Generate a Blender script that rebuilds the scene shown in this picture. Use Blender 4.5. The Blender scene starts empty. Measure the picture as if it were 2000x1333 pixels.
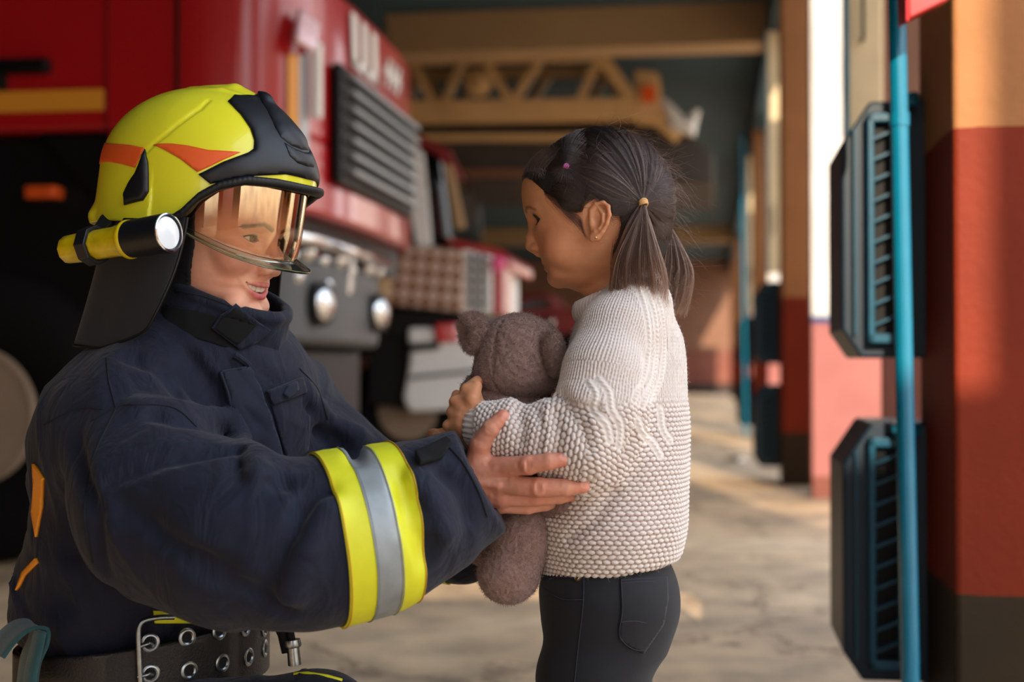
import bpy, bmesh, math, random
import numpy as np
from mathutils import Vector, Matrix, geometry as mgeo
import mathutils
R = math.radians
rng = np.random.default_rng(7)
random.seed(7)
SC = bpy.context.scene
COL = SC.collection
# ---------------------------------------------------------------- camera
F = 2778.0
CAMZ = 0.77
PITCH = math.atan(50.5 / F)
CP, SP = math.cos(PITCH), math.sin(PITCH)
def P(px, py, Y):
    u = (px - 1000) / F; v = (666.5 - py) / F
    dy = CP - v * SP; dz = SP + v * CP
    return (u * Y / dy, Y, CAMZ + dz * Y / dy)
def PV(px, py, Y): return np.array(P(px, py, Y))
cam_d = bpy.data.cameras.new('camera'); cam = bpy.data.objects.new('camera', cam_d); COL.objects.link(cam)
cam.location = (0, 0, CAMZ); cam.rotation_euler = (math.pi / 2 + PITCH, 0, 0)
cam_d.lens = F * 36 / 2000; cam_d.sensor_width = 36; cam_d.sensor_fit = 'HORIZONTAL'
cam_d.clip_start = 0.05; cam_d.clip_end = 300
cam_d.dof.use_dof = True; cam_d.dof.focus_distance = 1.69; cam_d.dof.aperture_fstop = 3.1
SC.camera = cam
# hall frame: e1 runs down the hall, e2 to its right
HA = math.atan(0.141)
E1 = np.array([math.sin(HA), math.cos(HA), 0]); E2 = np.array([math.cos(HA), -math.sin(HA), 0])
def H(lx, ly, z=0): return lx * E2 + ly * E1 + np.array([0, 0, z])
# ---------------------------------------------------------------- objects
WL = {}
def empty(name, loc, label=None, cat=None, group=None, rz=0, kind=None, parent=None):
    o = bpy.data.objects.new(name, None); COL.objects.link(o)
    o.location = loc; o.rotation_euler = (0, 0, rz); o.empty_display_size = .05
    WL[o.name] = np.array(loc, float)
    tag(o, label, cat, group, kind)
    if parent is not None: o.parent = parent
    return o
def tag(o, label=None, cat=None, group=None, kind=None):
    if label: o['label'] = label
    if cat: o['category'] = cat
    if group: o['group'] = group
    if kind: o['kind'] = kind
    return o
def wloc(o):
    return WL.get(o.name, np.zeros(3)) if o is not None else np.zeros(3)
def link(name, data, parent=None, local=False):
    o = bpy.data.objects.new(name, data); COL.objects.link(o)
    if parent is not None:
        o.parent = parent
        if not local:
            w = wloc(parent); o.matrix_parent_inverse = Matrix.Translation(Vector((-w).tolist()))
    return o
def mesh(name, V, Fc, mat=None, parent=None, smooth=True, local=False, cols=None, attrs=None, mats=None, midx=None):
    """V (n,3), Fc list/array of faces -> one mesh object"""
    me = bpy.data.meshes.new(name)
    V = np.asarray(V, dtype=np.float32)
    if isinstance(Fc, np.ndarray):
        n, k = Fc.shape
        me.vertices.add(len(V)); me.vertices.foreach_set('co', V.ravel())
        me.loops.add(n * k); me.loops.foreach_set('vertex_index', Fc.astype(np.int32).ravel())
        me.polygons.add(n); me.polygons.foreach_set('loop_start', np.arange(0, n * k, k, dtype=np.int32))
        me.update(calc_edges=True)
    else:
        me.from_pydata(V.tolist(), [], [list(map(int, f)) for f in Fc]); me.update()
    me.validate()
    if smooth: me.polygons.foreach_set('use_smooth', np.ones(len(me.polygons), dtype=bool))
    if mats:
        for m in mats: me.materials.append(m)
        if midx is not None: me.polygons.foreach_set('material_index', np.asarray(midx, dtype=np.int32))
    elif mat: me.materials.append(mat)
    if cols is not None:
        a = me.color_attributes.new('Col', 'FLOAT_COLOR', 'POINT')
        c = np.ones((len(V), 4), np.float32); c[:, :3] = cols; a.data.foreach_set('color', c.ravel())
    for k, v in (attrs or {}).items():
        if v.ndim == 1:
            a = me.attributes.new(k, 'FLOAT', 'POINT'); a.data.foreach_set('value', v.astype(np.float32))
        else:
            a = me.attributes.new(k, 'FLOAT_VECTOR', 'POINT'); a.data.foreach_set('vector', v.astype(np.float32).ravel())
    return link(name, me, parent, local)
class MB:
    """collects simple shapes as one mesh"""
    def __init__(s, fr=None): s.v = []; s.f = []; s.fr = fr
    def add(s, V, Fc):
        n = len(s.v); s.v += [tuple(x) for x in V]; s.f += [tuple(i + n for i in f) for f in Fc]; return s
    def box(s, c, d, rot=None):
        c = np.array(c, float); d = np.array(d, float) / 2
        V = np.array([[x, y, z] for x in (-1, 1) for y in (-1, 1) for z in (-1, 1)]) * d
        if rot is not None: V = V @ np.array(rot).T
        V = V + c
        return s.add(V, [(0, 1, 3, 2), (4, 6, 7, 5), (0, 4, 5, 1), (2, 3, 7, 6), (0, 2, 6, 4), (1, 5, 7, 3)])
    def bb(s, x0, x1, y0, y1, z0, z1): return s.box(((x0 + x1) / 2, (y0 + y1) / 2, (z0 + z1) / 2), (x1 - x0, y1 - y0, z1 - z0))
    def tube(s, pts, r, n=12, cap=True, closed=False):
        pts = [np.array(p, float) for p in pts]; m = len(pts)
        rr = [r] * m if np.isscalar(r) else list(r)
        V = []; up = None
        for i, p in enumerate(pts):
            if closed: t = pts[(i + 1) % m] - pts[i - 1]
            else: t = pts[min(i + 1, m - 1)] - pts[max(i - 1, 0)]
            t = t / (np.linalg.norm(t) + 1e-12)
            if up is None:
                up = np.array([0, 0, 1.]) if abs(t[2]) < .9 else np.array([1., 0, 0])
            a = np.cross(t, up); a /= np.linalg.norm(a) + 1e-12; b = np.cross(a, t); up = b
            for k in range(n):
                th = 2 * math.pi * k / n; V.append(p + rr[i] * (math.cos(th) * a + math.sin(th) * b))
        Fc = []
        for i in range(m if closed else m - 1):
            j = (i + 1) % m
            for k in range(n):
                k2 = (k + 1) % n; Fc.append((i * n + k, i * n + k2, j * n + k2, j * n + k))
        if cap and not closed: Fc += [tuple(range(n)), tuple(range((m - 1) * n, m * n))[::-1]]
        return s.add(V, Fc)
    def lathe(s, c, axis, prof, n=32):
        """prof: [(t along axis, r)]"""
        axis = np.array(axis, float); axis /= np.linalg.norm(axis)
        h = np.array([0, 0, 1.]) if abs(axis[2]) < .9 else np.array([1., 0, 0])
        a = np.cross(axis, h); a /= np.linalg.norm(a); b = np.cross(axis, a)
        V = []; c = np.array(c, float)
        for t, r in prof:
            for k in range(n):
                th = 2 * math.pi * k / n; V.append(c + axis * t + r * (math.cos(th) * a + math.sin(th) * b))
        Fc = [(i * n + k, i * n + (k + 1) % n, (i + 1) * n + (k + 1) % n, (i + 1) * n + k) for i in range(len(prof) - 1) for k in range(n)]
        Fc += [tuple(range(n)), tuple(range((len(prof) - 1) * n, len(prof) * n))[::-1]]
        return s.add(V, Fc)
    def prism(s, poly, d):
        """poly: 3D points (planar), d: extrusion vector"""
        n = len(poly); d = np.array(d, float)
        V = [np.array(p, float) for p in poly] + [np.array(p, float) + d for p in poly]
        return s.add(V, [tuple(range(n)), tuple(range(n, 2 * n))[::-1]] + [(i, (i + 1) % n, n + (i + 1) % n, n + i) for i in range(n)])
    def build(s, name, mat, parent=None, smooth=False, bevel=0, hall=False, local=False, seg=2, angle=40):
        V = np.array(s.v, float)
        if hall: V = V[:, :1] * E2 + V[:, 1:2] * E1 + V[:, 2:] * np.array([0, 0, 1.])
        me = bpy.data.meshes.new(name); me.from_pydata(V.tolist(), [], s.f); me.update()
        bm = bmesh.new(); bm.from_mesh(me); bmesh.ops.recalc_face_normals(bm, faces=bm.faces); bm.to_mesh(me); bm.free()
        if mat: me.materials.append(mat)
        o = link(name, me, parent, local)
        if smooth:
            me.polygons.foreach_set('use_smooth', np.ones(len(me.polygons), dtype=bool))
            me.set_sharp_from_angle(angle=R(angle))
        if bevel:
            m = o.modifiers.new('b', 'BEVEL'); m.width = bevel; m.segments = seg; m.limit_method = 'ANGLE'; m.angle_limit = R(35)
        return o
def copy_tree(o, parent=None):
    c = o.copy(); COL.objects.link(c)
    if parent is not None:
        mi = o.matrix_parent_inverse.copy(); c.parent = parent; c.matrix_parent_inverse = mi
    for ch in o.children: copy_tree(ch, c)
    return c
# ---------------------------------------------------------------- materials
def nm(name):
    m = bpy.data.materials.new(name); m.use_nodes = True; nt = m.node_tree
    return m, nt, nt.nodes, nt.links, nt.nodes['Principled BSDF']
def lin(c):
    return tuple(((x / 255) / 12.92 if x / 255 <= .04045 else ((x / 255 + .055) / 1.055) ** 2.4) for x in c)
def mat(name, rgb, rough=.5, metal=0, var=0, vscale=8, bump=0, bscale=60, spec=.5, coat=0, sheen=0, sss=0, trans=0, ior=1.45, alpha=1, emis=0, attr=False, bdist=.001, rvar=0, detail=4):
    m, nt, N, L, b = nm(name)
    c = lin(rgb) if max(rgb) > 1 else rgb
    b.inputs['Base Color'].default_value = (*c, 1); b.inputs['Roughness'].default_value = rough
    b.inputs['Metallic'].default_value = metal; b.inputs['Specular IOR Level'].default_value = spec
    b.inputs['Coat Weight'].default_value = coat; b.inputs['IOR'].default_value = ior
    b.inputs['Transmission Weight'].default_value = trans; b.inputs['Alpha'].default_value = alpha
    if coat: b.inputs['Coat Roughness'].default_value = .08
    if sheen: b.inputs['Sheen Weight'].default_value = sheen; b.inputs['Sheen Roughness'].default_value = .5
    if sss:
        b.inputs['Subsurface Weight'].default_value = 1; b.inputs['Subsurface Scale'].default_value = sss
        b.inputs['Subsurface Radius'].default_value = (1, .35, .2)
    if emis: b.inputs['Emission Color'].default_value = (*c, 1); b.inputs['Emission Strength'].default_value = emis
    tc = N.new('ShaderNodeTexCoord')
    src = None
    if attr:
        a = N.new('ShaderNodeAttribute'); a.attribute_name = 'Col'; src = a.outputs['Color']; L.new(src, b.inputs['Base Color'])
    if var:
        n = N.new('ShaderNodeTexNoise'); n.inputs['Scale'].default_value = vscale; n.inputs['Detail'].default_value = detail
        L.new(tc.outputs['Object'], n.inputs['Vector'])
        mr = N.new('ShaderNodeMapRange'); mr.inputs['From Min'].default_value = .3; mr.inputs['From Max'].default_value = .7
        mr.inputs['To Min'].default_value = 1 - var; mr.inputs['To Max'].default_value = 1 + var; L.new(n.outputs['Fac'], mr.inputs['Value'])
        mx = N.new('ShaderNodeVectorMath'); mx.operation = 'SCALE'; L.new(mr.outputs[0], mx.inputs['Scale'])
        if src: L.new(src, mx.inputs[0])
        else: mx.inputs[0].default_value = c
        L.new(mx.outputs[0], b.inputs['Base Color'])
        if rvar:
            m2 = N.new('ShaderNodeMapRange'); m2.inputs['To Min'].default_value = rough - rvar; m2.inputs['To Max'].default_value = rough + rvar
            m2.inputs['From Min'].default_value = .3; m2.inputs['From Max'].default_value = .7
            L.new(n.outputs['Fac'], m2.inputs['Value']); L.new(m2.outputs[0], b.inputs['Roughness'])
    if bump:
        n = N.new('ShaderNodeTexNoise'); n.inputs['Scale'].default_value = bscale; n.inputs['Detail'].default_value = 5
        L.new(tc.outputs['Object'], n.inputs['Vector'])
        bp = N.new('ShaderNodeBump'); bp.inputs['Strength'].default_value = bump; bp.inputs['Distance'].default_value = bdist
        L.new(n.outputs['Fac'], bp.inputs['Height']); L.new(bp.outputs[0], b.inputs['Normal'])
    return m
# ---------------------------------------------------------------- signed distance fields
def smin(a, b, k):
    h = np.clip(k - np.abs(a - b), 0, None) / k
    return np.minimum(a, b) - h * h * k * .25
def smax(a, b, k): return -smin(-a, -b, k)
def sph(p, c, r): return np.linalg.norm(p - np.asarray(c, np.float32), axis=1) - r
def ell(p, c, r, Rm=None):
    q = p - np.asarray(c, np.float32)
    if Rm is not None: q = q @ np.asarray(Rm, np.float32)   # columns = axes
    r = np.asarray(r, np.float32)
    k0 = np.linalg.norm(q / r, axis=1); k1 = np.linalg.norm(q / (r * r), axis=1)
    return k0 * (k0 - 1) / np.maximum(k1, 1e-9)
def seg_t(p, a, b):
    a = np.asarray(a, np.float32); b = np.asarray(b, np.float32); ab = b - a
    return np.clip((p - a) @ ab / max(float(ab @ ab), 1e-12), 0, 1)
def cap(p, a, b, ra, rb=None):
    rb = ra if rb is None else rb
    t = seg_t(p, a, b); a = np.asarray(a, np.float32); b = np.asarray(b, np.float32)
    return np.linalg.norm(p - a - t[:, None] * (b - a), axis=1) - (ra + (rb - ra) * t)
def chain(p, pts, rs, k=.004):
    d = None
    for i in range(len(pts) - 1):
        e = cap(p, pts[i], pts[i + 1], rs[i], rs[i + 1])
        d = e if d is None else smin(d, e, k)
    return d
def polydist(p, pts):
    d = None; 
    for i in range(len(pts) - 1):
        e = cap(p, pts[i], pts[i + 1], 0.)
        d = e if d is None else np.minimum(d, e)
    return d
def box_sdf(p, c, h, Rm=None, r=0):
    q = p - np.asarray(c, np.float32)
    if Rm is not None: q = q @ np.asarray(Rm, np.float32)
    q = np.abs(q) - (np.asarray(h, np.float32) - r)
    return np.linalg.norm(np.maximum(q, 0), axis=1) + np.minimum(q.max(1), 0) - r
def rotz(a): c, s = math.cos(a), math.sin(a); return np.array([[c, -s, 0], [s, c, 0], [0, 0, 1.]])
def roty(a): c, s = math.cos(a), math.sin(a); return np.array([[c, 0, s], [0, 1, 0], [-s, 0, c]])
def rotx(a): c, s = math.cos(a), math.sin(a); return np.array([[1, 0, 0], [0, c, -s], [0, s, c]])
def vnoise(p, s, seed=0):
    """smooth value noise in [-1,1]"""
    q = p * s + seed * 17.31; i = np.floor(q).astype(np.int64); f = (q - i).astype(np.float32); f = f * f * (3 - 2 * f)
    def h(x, y, z):
        n = (x * 73856093) ^ (y * 19349663) ^ (z * 83492791); n = (n * 2654435761) & 0xffffffff
        n ^= n >> 13; n = (n * 1274126177) & 0xffffffff; n ^= n >> 16
        return (n & 0xffff).astype(np.float32) / 32767.5 - 1
    r = 0
    for dx in (0, 1):
        wx = f[:, 0] if dx else 1 - f[:, 0]
        for dy in (0, 1):
            wy = f[:, 1] if dy else 1 - f[:, 1]
            for dz in (0, 1):
                wz = f[:, 2] if dz else 1 - f[:, 2]
                r = r + wx * wy * wz * h(i[:, 0] + dx, i[:, 1] + dy, i[:, 2] + dz)
    return r
def fbm(p, s, o=3, seed=0):
    r = 0; a = 1
    for k in range(o): r = r + a * vnoise(p, s * 2 ** k, seed + k); a *= .5
    return r
def evalc(f, p, n=400000):
    out = np.empty(len(p), np.float32)
    for i in range(0, len(p), n): out[i:i + n] = f(p[i:i + n])
    return out
def poly(f, lo, hi, h, K=4, slack=1.6, newton=1):
    """surface nets, evaluated only near the surface -> V, quads"""
    lo = np.array(lo, float); hi = np.array(hi, float)
    nb = np.ceil((hi - lo) / (h * K)).astype(int)
    cx = [lo[a] + (np.arange(nb[a]) + .5) * h * K for a in range(3)]
    G = np.stack(np.meshgrid(*cx, indexing='ij'), -1).reshape(-1, 3).astype(np.float32)
    dc = evalc(f, G).reshape(nb)
    act = np.abs(dc) < h * K * .87 * slack + h
    n = nb * K + 1
    V = np.repeat(np.repeat(np.repeat(np.where(dc < 0, -1, 1).astype(np.float32), K, 0), K, 1), K, 2)
    V = np.pad(V, ((0, 1), (0, 1), (0, 1)), mode='edge')
    M = np.zeros(n, bool)
    A = np.argwhere(act)
    r = np.arange(K + 1)
    for (i, j, k) in A: M[i * K:i * K + K + 1, j * K:j * K + K + 1, k * K:k * K + K + 1] = True
    I = np.argwhere(M)
    V[M] = evalc(f, (lo + I * h).astype(np.float32))
    V[0] = V[-1] = np.abs(V[0]) + 1e-4; V[:, 0] = V[:, -1] = 1; V[:, :, 0] = V[:, :, -1] = 1
    S = V < 0
    c = [S[a:n[0] - 1 + a, b:n[1] - 1 + b, d:n[2] - 1 + d] for a in (0, 1) for b in (0, 1) for d in (0, 1)]
    anyv = np.logical_or.reduce(c); allv = np.logical_and.reduce(c)
    cells = np.argwhere(anyv & ~allv)
    idx = -np.ones(n - 1, np.int64); idx[tuple(cells.T)] = np.arange(len(cells))
    acc = np.zeros((len(cells), 3)); cnt = np.zeros(len(cells))
    cor = [(a, b, d) for a in (0, 1) for b in (0, 1) for d in (0, 1)]
    for a in cor:
        for ax in range(3):
            if a[ax]: continue
            b = list(a); b[ax] = 1
            va = V[cells[:, 0] + a[0], cells[:, 1] + a[1], cells[:, 2] + a[2]]
            vb = V[cells[:, 0] + b[0], cells[:, 1] + b[1], cells[:, 2] + b[2]]
            m = (va < 0) != (vb < 0)
            t = np.where(m, va / np.where(m, va - vb, 1), 0)
            q = np.array(a, float)[None].repeat(len(cells), 0); q[:, ax] = t
            acc += q * m[:, None]; cnt += m
    P3 = lo + (cells + acc / cnt[:, None]) * h
    quads = []
    for ax in range(3):
        o = [(1, 2), (2, 0), (0, 1)][ax]
        sl0 = [slice(1, n[a] - 1) for a in range(3)]; sl1 = list(sl0)
        sl0[ax] = slice(0, n[ax] - 1); sl1[ax] = slice(1, n[ax])
        A0 = S[tuple(sl0)]; B0 = S[tuple(sl1)]
        E = np.argwhere(A0 != B0)
        if not len(E): continue
        fl = A0[tuple(E.T)]
        base = E.copy()
        for a in range(3):
            if a != ax: base[:, a] += 1
        def cid(du, dv):
            q = base.copy(); q[:, o[0]] += du; q[:, o[1]] += dv
            return idx[q[:, 0], q[:, 1], q[:, 2]]
        q = np.stack([cid(-1, -1), cid(0, -1), cid(0, 0), cid(-1, 0)], 1)
        q[~fl] = q[~fl][:, ::-1]
        quads.append(q)
    Q = np.concatenate(quads)
    Q = Q[(Q >= 0).all(1)]
    P3 = P3.astype(np.float32)
    for _ in range(newton):
        g, d = grad(f, P3, h * .5)
        P3 = P3 - np.clip(d, -h * .6, h * .6)[:, None] * g
    return P3, Q
def grad(f, p, e):
    d = evalc(f, p); g = np.empty_like(p)
    for a in range(3):
        q = p.copy(); q[:, a] += e; r = p.copy(); r[:, a] -= e
        g[:, a] = (evalc(f, q) - evalc(f, r)) / (2 * e)
    n = np.linalg.norm(g, axis=1, keepdims=True)
    return g / np.maximum(n, 1e-6), d / np.maximum(n[:, 0], .3)
def joinm(parts):
    V = []; Q = []; n = 0
    for v, q in parts: V.append(v); Q.append(q + n); n += len(v)
    return np.concatenate(V), np.concatenate(Q)
def vnormals(V, Q):
    n = np.cross(V[Q[:, 2]] - V[Q[:, 0]], V[Q[:, 3]] - V[Q[:, 1]])
    N = np.zeros_like(V)
    for k in range(4):
        for a in range(3): N[:, a] += np.bincount(Q[:, k], n[:, a], len(V))
    return N / np.maximum(np.linalg.norm(N, axis=1, keepdims=True), 1e-12)
# ---------------------------------------------------------------- curves (hair)
def hair(name, strands, mat_, parent=None, radii=None):
    """strands: list of (n,3) arrays; radii list of floats/arrays"""
    hc = bpy.data.hair_curves.new(name)
    hc.add_curves([len(s) for s in strands])
    pts = np.concatenate(strands).astype(np.float32)
    hc.position_data.foreach_set('vector', pts.ravel())
    rr = np.concatenate([np.full(len(s), r, np.float32) if np.isscalar(r) else np.asarray(r, np.float32) for s, r in zip(strands, radii)])
    hc.points.foreach_set('radius', rr)
    hc.materials.append(mat_)
    return link(name, hc, parent)
def spline(pts, n):
    """Catmull-Rom through pts"""
    pts = np.array(pts, float); m = len(pts)
    if m == 2: return pts[0] + (pts[1] - pts[0]) * np.linspace(0, 1, n)[:, None]
    q = np.vstack([2 * pts[0] - pts[1], pts, 2 * pts[-1] - pts[-2]])
    t = np.linspace(0, m - 1 - 1e-9, n); i = t.astype(int); f = (t - i)[:, None]
    p0, p1, p2, p3 = q[i], q[i + 1], q[i + 2], q[i + 3]
    return .5 * (2 * p1 + (p2 - p0) * f + (2 * p0 - 5 * p1 + 4 * p2 - p3) * f * f + (3 * p1 - p0 - 3 * p2 + p3) * f ** 3)
# ---------------------------------------------------------------- patches lying on a field
def inpoly(p, poly_):
    x, y = p[:, 0], p[:, 1]; r = np.zeros(len(p), bool); n = len(poly_)
    for i in range(n):
        x1, y1 = poly_[i]; x2, y2 = poly_[(i + 1) % n]
        c = ((y1 > y) != (y2 > y)) & (x < (x2 - x1) * (y - y1) / ((y2 - y1) if y2 != y1 else 1e-9) + x1)
        r ^= c
    return r
def tri2d(poly2, step):
    """fill a polygon with an even point grid -> pts, tris, boundary loop"""
    B = []
    n = len(poly2)
    for i in range(n):
        a = np.array(poly2[i], float); b = np.array(poly2[(i + 1) % n], float)
        k = max(1, int(np.ceil(np.linalg.norm(b - a) / step)))
        for j in range(k): B.append(a + (b - a) * j / k)
    B = np.array(B)
    lo = B.min(0); hi = B.max(0)
    X, Y = np.meshgrid(np.arange(lo[0] + step / 2, hi[0], step), np.arange(lo[1] + step / 2, hi[1], step))
    G = np.stack([X.ravel(), Y.ravel()], 1)
    G = G[inpoly(G, B)]
    if len(G):
        dm = np.min(np.linalg.norm(G[:, None] - B[None], axis=2), axis=1) if len(G) * len(B) < 4e7 else np.full(len(G), 1e9)
        G = G[dm > step * .45]
    pts = np.vstack([B, G]) if len(G) else B
    nb = len(B)
    r = mgeo.delaunay_2d_cdt([Vector(p) for p in pts], [(i, (i + 1) % nb) for i in range(nb)], [list(range(nb))], 1, 1e-7)
    vo = np.array([list(v) for v in r[0]]); tr = np.array([list(f) for f in r[2] if len(f) == 3])
    return vo, tr
def march(f, O, D, t0=0., tmax=4., it=120):
    t = np.full(len(O), t0, np.float32) if np.isscalar(t0) else t0.astype(np.float32)
    for _ in range(it):
        d = f((O + D * t[:, None]).astype(np.float32))
        t = np.minimum(t + d * .7, tmax)
    return O + D * t[:, None], t
def thick(V, T, N, th, up=0.):
    """sheet (V tris T) with normals N -> closed slab: outer at up+th, inner at up-th (slightly sunk)"""
    n = len(V)
    VV = np.vstack([V + N * (up + th), V + N * (up - th)])
    from collections import Counter
    ed = Counter()
    dirs = {}
    for a, b, c in T.tolist():
        for e in ((a, b), (b, c), (c, a)):
            k = (min(e), max(e)); ed[k] += 1; dirs[k] = e
    Fc = [tuple(t) for t in T.tolist()] + [tuple(x + n for x in t[::-1]) for t in T.tolist()]
    for k, c in ed.items():
        if c == 1:
            a, b = dirs[k]; Fc.append((b, a, a + n, b + n))
    return VV, Fc
def patch_px(f, polypx, step=4., th=.0006, up=.0006, t0=.8, smooth_iter=0):
    """cut a sheet in the outline polypx (photo frame) that lies on field f as met from the front"""
    v2, T = tri2d(polypx, step)
    O = np.tile(np.array([0, 0, CAMZ]), (len(v2), 1))
    D = np.array([PV(a, b, 1.) for a, b in v2]) - O; D /= np.linalg.norm(D, axis=1, keepdims=True)
    X, t = march(f, O, D, t0)
    ok = t < 3.9
    N, _ = grad(f, X.astype(np.float32), .002)
    bad = np.einsum('ij,ij->i', N, D) > 0
    # orient tris to face the camera side
    n = np.cross(X[T[:, 1]] - X[T[:, 0]], X[T[:, 2]] - X[T[:, 0]])
    s = np.einsum('ij,ij->i', n, D[T[:, 0]]) > 0
    T = T.copy(); T[s] = T[s][:, ::-1]
    T = T[ok[T].all(1)]
    el = np.max([np.linalg.norm(X[T[:, i]] - X[T[:, (i + 1) % 3]], axis=1) for i in range(3)], 0); T = T[el < np.median(el) * 5]
    return thick(X, T, N, th, up)

def subdiv(V, Q):
    E = np.concatenate([Q[:, [0, 1]], Q[:, [1, 2]], Q[:, [2, 3]], Q[:, [3, 0]]]); E = np.sort(E, 1)
    U, inv = np.unique(E[:, 0].astype(np.int64) * len(V) + E[:, 1], return_inverse=True); inv = inv.reshape(4, -1)
    a, b = U // len(V), U % len(V); n = len(V); m = len(U)
    V2 = np.concatenate([V, (V[a] + V[b]) / 2, V[Q].mean(1)])
    e = inv + n; c = np.arange(len(Q)) + n + m
    Q2 = np.concatenate([np.stack([Q[:, 0], e[0], c, e[3]], 1), np.stack([Q[:, 1], e[1], c, e[0]], 1), np.stack([Q[:, 2], e[2], c, e[1]], 1), np.stack([Q[:, 3], e[3], c, e[2]], 1)])
    return V2.astype(np.float32), Q2
def poly2d(x, y, pts):
    """signed distance to a polygon (<0 inside)"""
    P2 = np.stack([x, y], 1); d = np.full(len(P2), 1e9); n = len(pts)
    for i in range(n):
        a = np.array(pts[i], float); b = np.array(pts[(i + 1) % n], float); t = np.clip((P2 - a) @ (b - a) / ((b - a) @ (b - a)), 0, 1)
        d = np.minimum(d, np.linalg.norm(P2 - a - t[:, None] * (b - a), axis=1))
    return np.where(inpoly(P2, pts), -d, d).astype(np.float32)
def surf_samples(V, Q, n):
    """random points on quads, with normals"""
    nn = np.cross(V[Q[:, 2]] - V[Q[:, 0]], V[Q[:, 3]] - V[Q[:, 1]]); ar = np.linalg.norm(nn, axis=1); p = ar / ar.sum()
    k = rng.choice(len(Q), n, p=p); a, b = rng.random((2, n, 1))
    q = V[Q[k]]; X = (q[:, 0] * (1 - a) + q[:, 1] * a) * (1 - b) + (q[:, 3] * (1 - a) + q[:, 2] * a) * b
    return X, nn[k] / np.maximum(ar[k], 1e-12)[:, None]
# ================================================================= materials of the place
M_red = mat('fire_red', (168, 16, 24), .28, coat=.6, spec=.5)
M_red2 = mat('dull_red', (120, 22, 24), .4)
M_black = mat('black_plastic', (10, 10, 12), .5, spec=.25)
M_rubber = mat('tyre_rubber', (12, 12, 13), .85, spec=.25, bump=.4, bscale=40, bdist=.01)
M_glassd = mat('dark_glass', (8, 10, 13), .08, spec=.7)
M_chrome = mat('chrome', (205, 208, 212), .12, metal=1)
M_grey = mat('grey_paint', (58, 62, 66), .5)
M_slat = mat('grille_slat', (128, 134, 138), .4, metal=.3)
M_white = mat('white_paint', (226, 226, 224), .45)
M_yellow = mat('reflective_yellow_tape', (222, 150, 48), .4)
M_silver = mat('reflective_silver_tape', (170, 172, 178), .35)
M_rim = mat('rim_paint', (150, 130, 112), .45, var=.1)
M_amber = mat('amber_lens', (225, 90, 30), .2, coat=.5)
M_redlens = mat('red_lens', (190, 20, 30), .15, coat=1)
M_teal = mat('teal_paint', (12, 118, 150), .2, coat=.5, var=.06, vscale=14)
M_tealdk = mat('dark_teal_paint', (6, 38, 58), .45, var=.1, vscale=10)
M_tealm = mat('mid_teal_paint', (10, 84, 112), .35, var=.15, vscale=20)
M_beam = mat('cream_beam', (168, 138, 100), .8, var=.06, vscale=2)
M_boom = mat('beige_boom_paint', (205, 165, 112), .5, var=.08, vscale=4)
M_ceil = mat('dark_teal_ceiling', (46, 72, 82), .8, var=.15, vscale=3)
M_door_y = mat('cream_door_paint', (214, 192, 152), .5, var=.1, vscale=6)

def wall_mat(name, top, dado, base, z1, z2, line=None):
    m, nt, N, L, b = nm(name); b.inputs['Specular IOR Level'].default_value = .2
    tc = N.new('ShaderNodeTexCoord'); sp_ = N.new('ShaderNodeSeparateXYZ'); L.new(tc.outputs['Object'], sp_.inputs[0])
    n = N.new('ShaderNodeTexNoise'); n.inputs['Scale'].default_value = 9; L.new(tc.outputs['Object'], n.inputs['Vector'])
    ad = N.new('ShaderNodeMath'); ad.operation = 'MULTIPLY_ADD'; L.new(n.outputs['Fac'], ad.inputs[0]); ad.inputs[1].default_value = .018; L.new(sp_.outputs[2], ad.inputs[2])
    cr = N.new('ShaderNodeValToRGB'); cr.color_ramp.interpolation = 'CONSTANT'
    mr = N.new('ShaderNodeMapRange'); mr.inputs['From Max'].default_value = 5; L.new(ad.outputs[0], mr.inputs['Value']); L.new(mr.outputs[0], cr.inputs[0])
    e = cr.color_ramp.elements; e[0].position = 0; e[0].color = (*lin(base), 1); e[1].position = (z1 + .009) / 5; e[1].color = (*lin(dado), 1)
    if line:
        k = e.new((z2 - .03) / 5); k.color = (*lin(line), 1)
    k = e.new((z2 + .009) / 5); k.color = (*lin(top), 1)
    n2 = N.new('ShaderNodeTexNoise'); n2.inputs['Scale'].default_value = 3; n2.inputs['Detail'].default_value = 6; L.new(tc.outputs['Object'], n2.inputs['Vector'])
    m2 = N.new('ShaderNodeMapRange'); m2.inputs['From Min'].default_value = .3; m2.inputs['From Max'].default_value = .7; m2.inputs['To Min'].default_value = .85; m2.inputs['To Max'].default_value = 1.12
    L.new(n2.outputs['Fac'], m2.inputs['Value'])
    sc = N.new('ShaderNodeVectorMath'); sc.operation = 'SCALE'; L.new(cr.outputs[0], sc.inputs[0]); L.new(m2.outputs[0], sc.inputs['Scale']); L.new(sc.outputs[0], b.inputs['Base Color'])
    b.inputs['Roughness'].default_value = .6
    n3 = N.new('ShaderNodeTexNoise'); n3.inputs['Scale'].default_value = 60; L.new(tc.outputs['Object'], n3.inputs['Vector'])
    bp = N.new('ShaderNodeBump'); bp.inputs['Strength'].default_value = .3; bp.inputs['Distance'].default_value = .004; L.new(n3.outputs['Fac'], bp.inputs['Height']); L.new(bp.outputs[0], b.inputs['Normal'])
    return m
M_pillar = wall_mat('pillar_paint', (176, 120, 76), (128, 44, 21), (54, 43, 28), .335, 1.215)
M_wallw = wall_mat('white_and_pink_wall', (206, 204, 204), (158, 100, 96), (120, 70, 60), .12, 1.06, line=(30, 60, 110))
M_wallb = wall_mat('brown_wall', (132, 96, 78), (128, 78, 66), (60, 50, 46), .3, 1.2)

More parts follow.
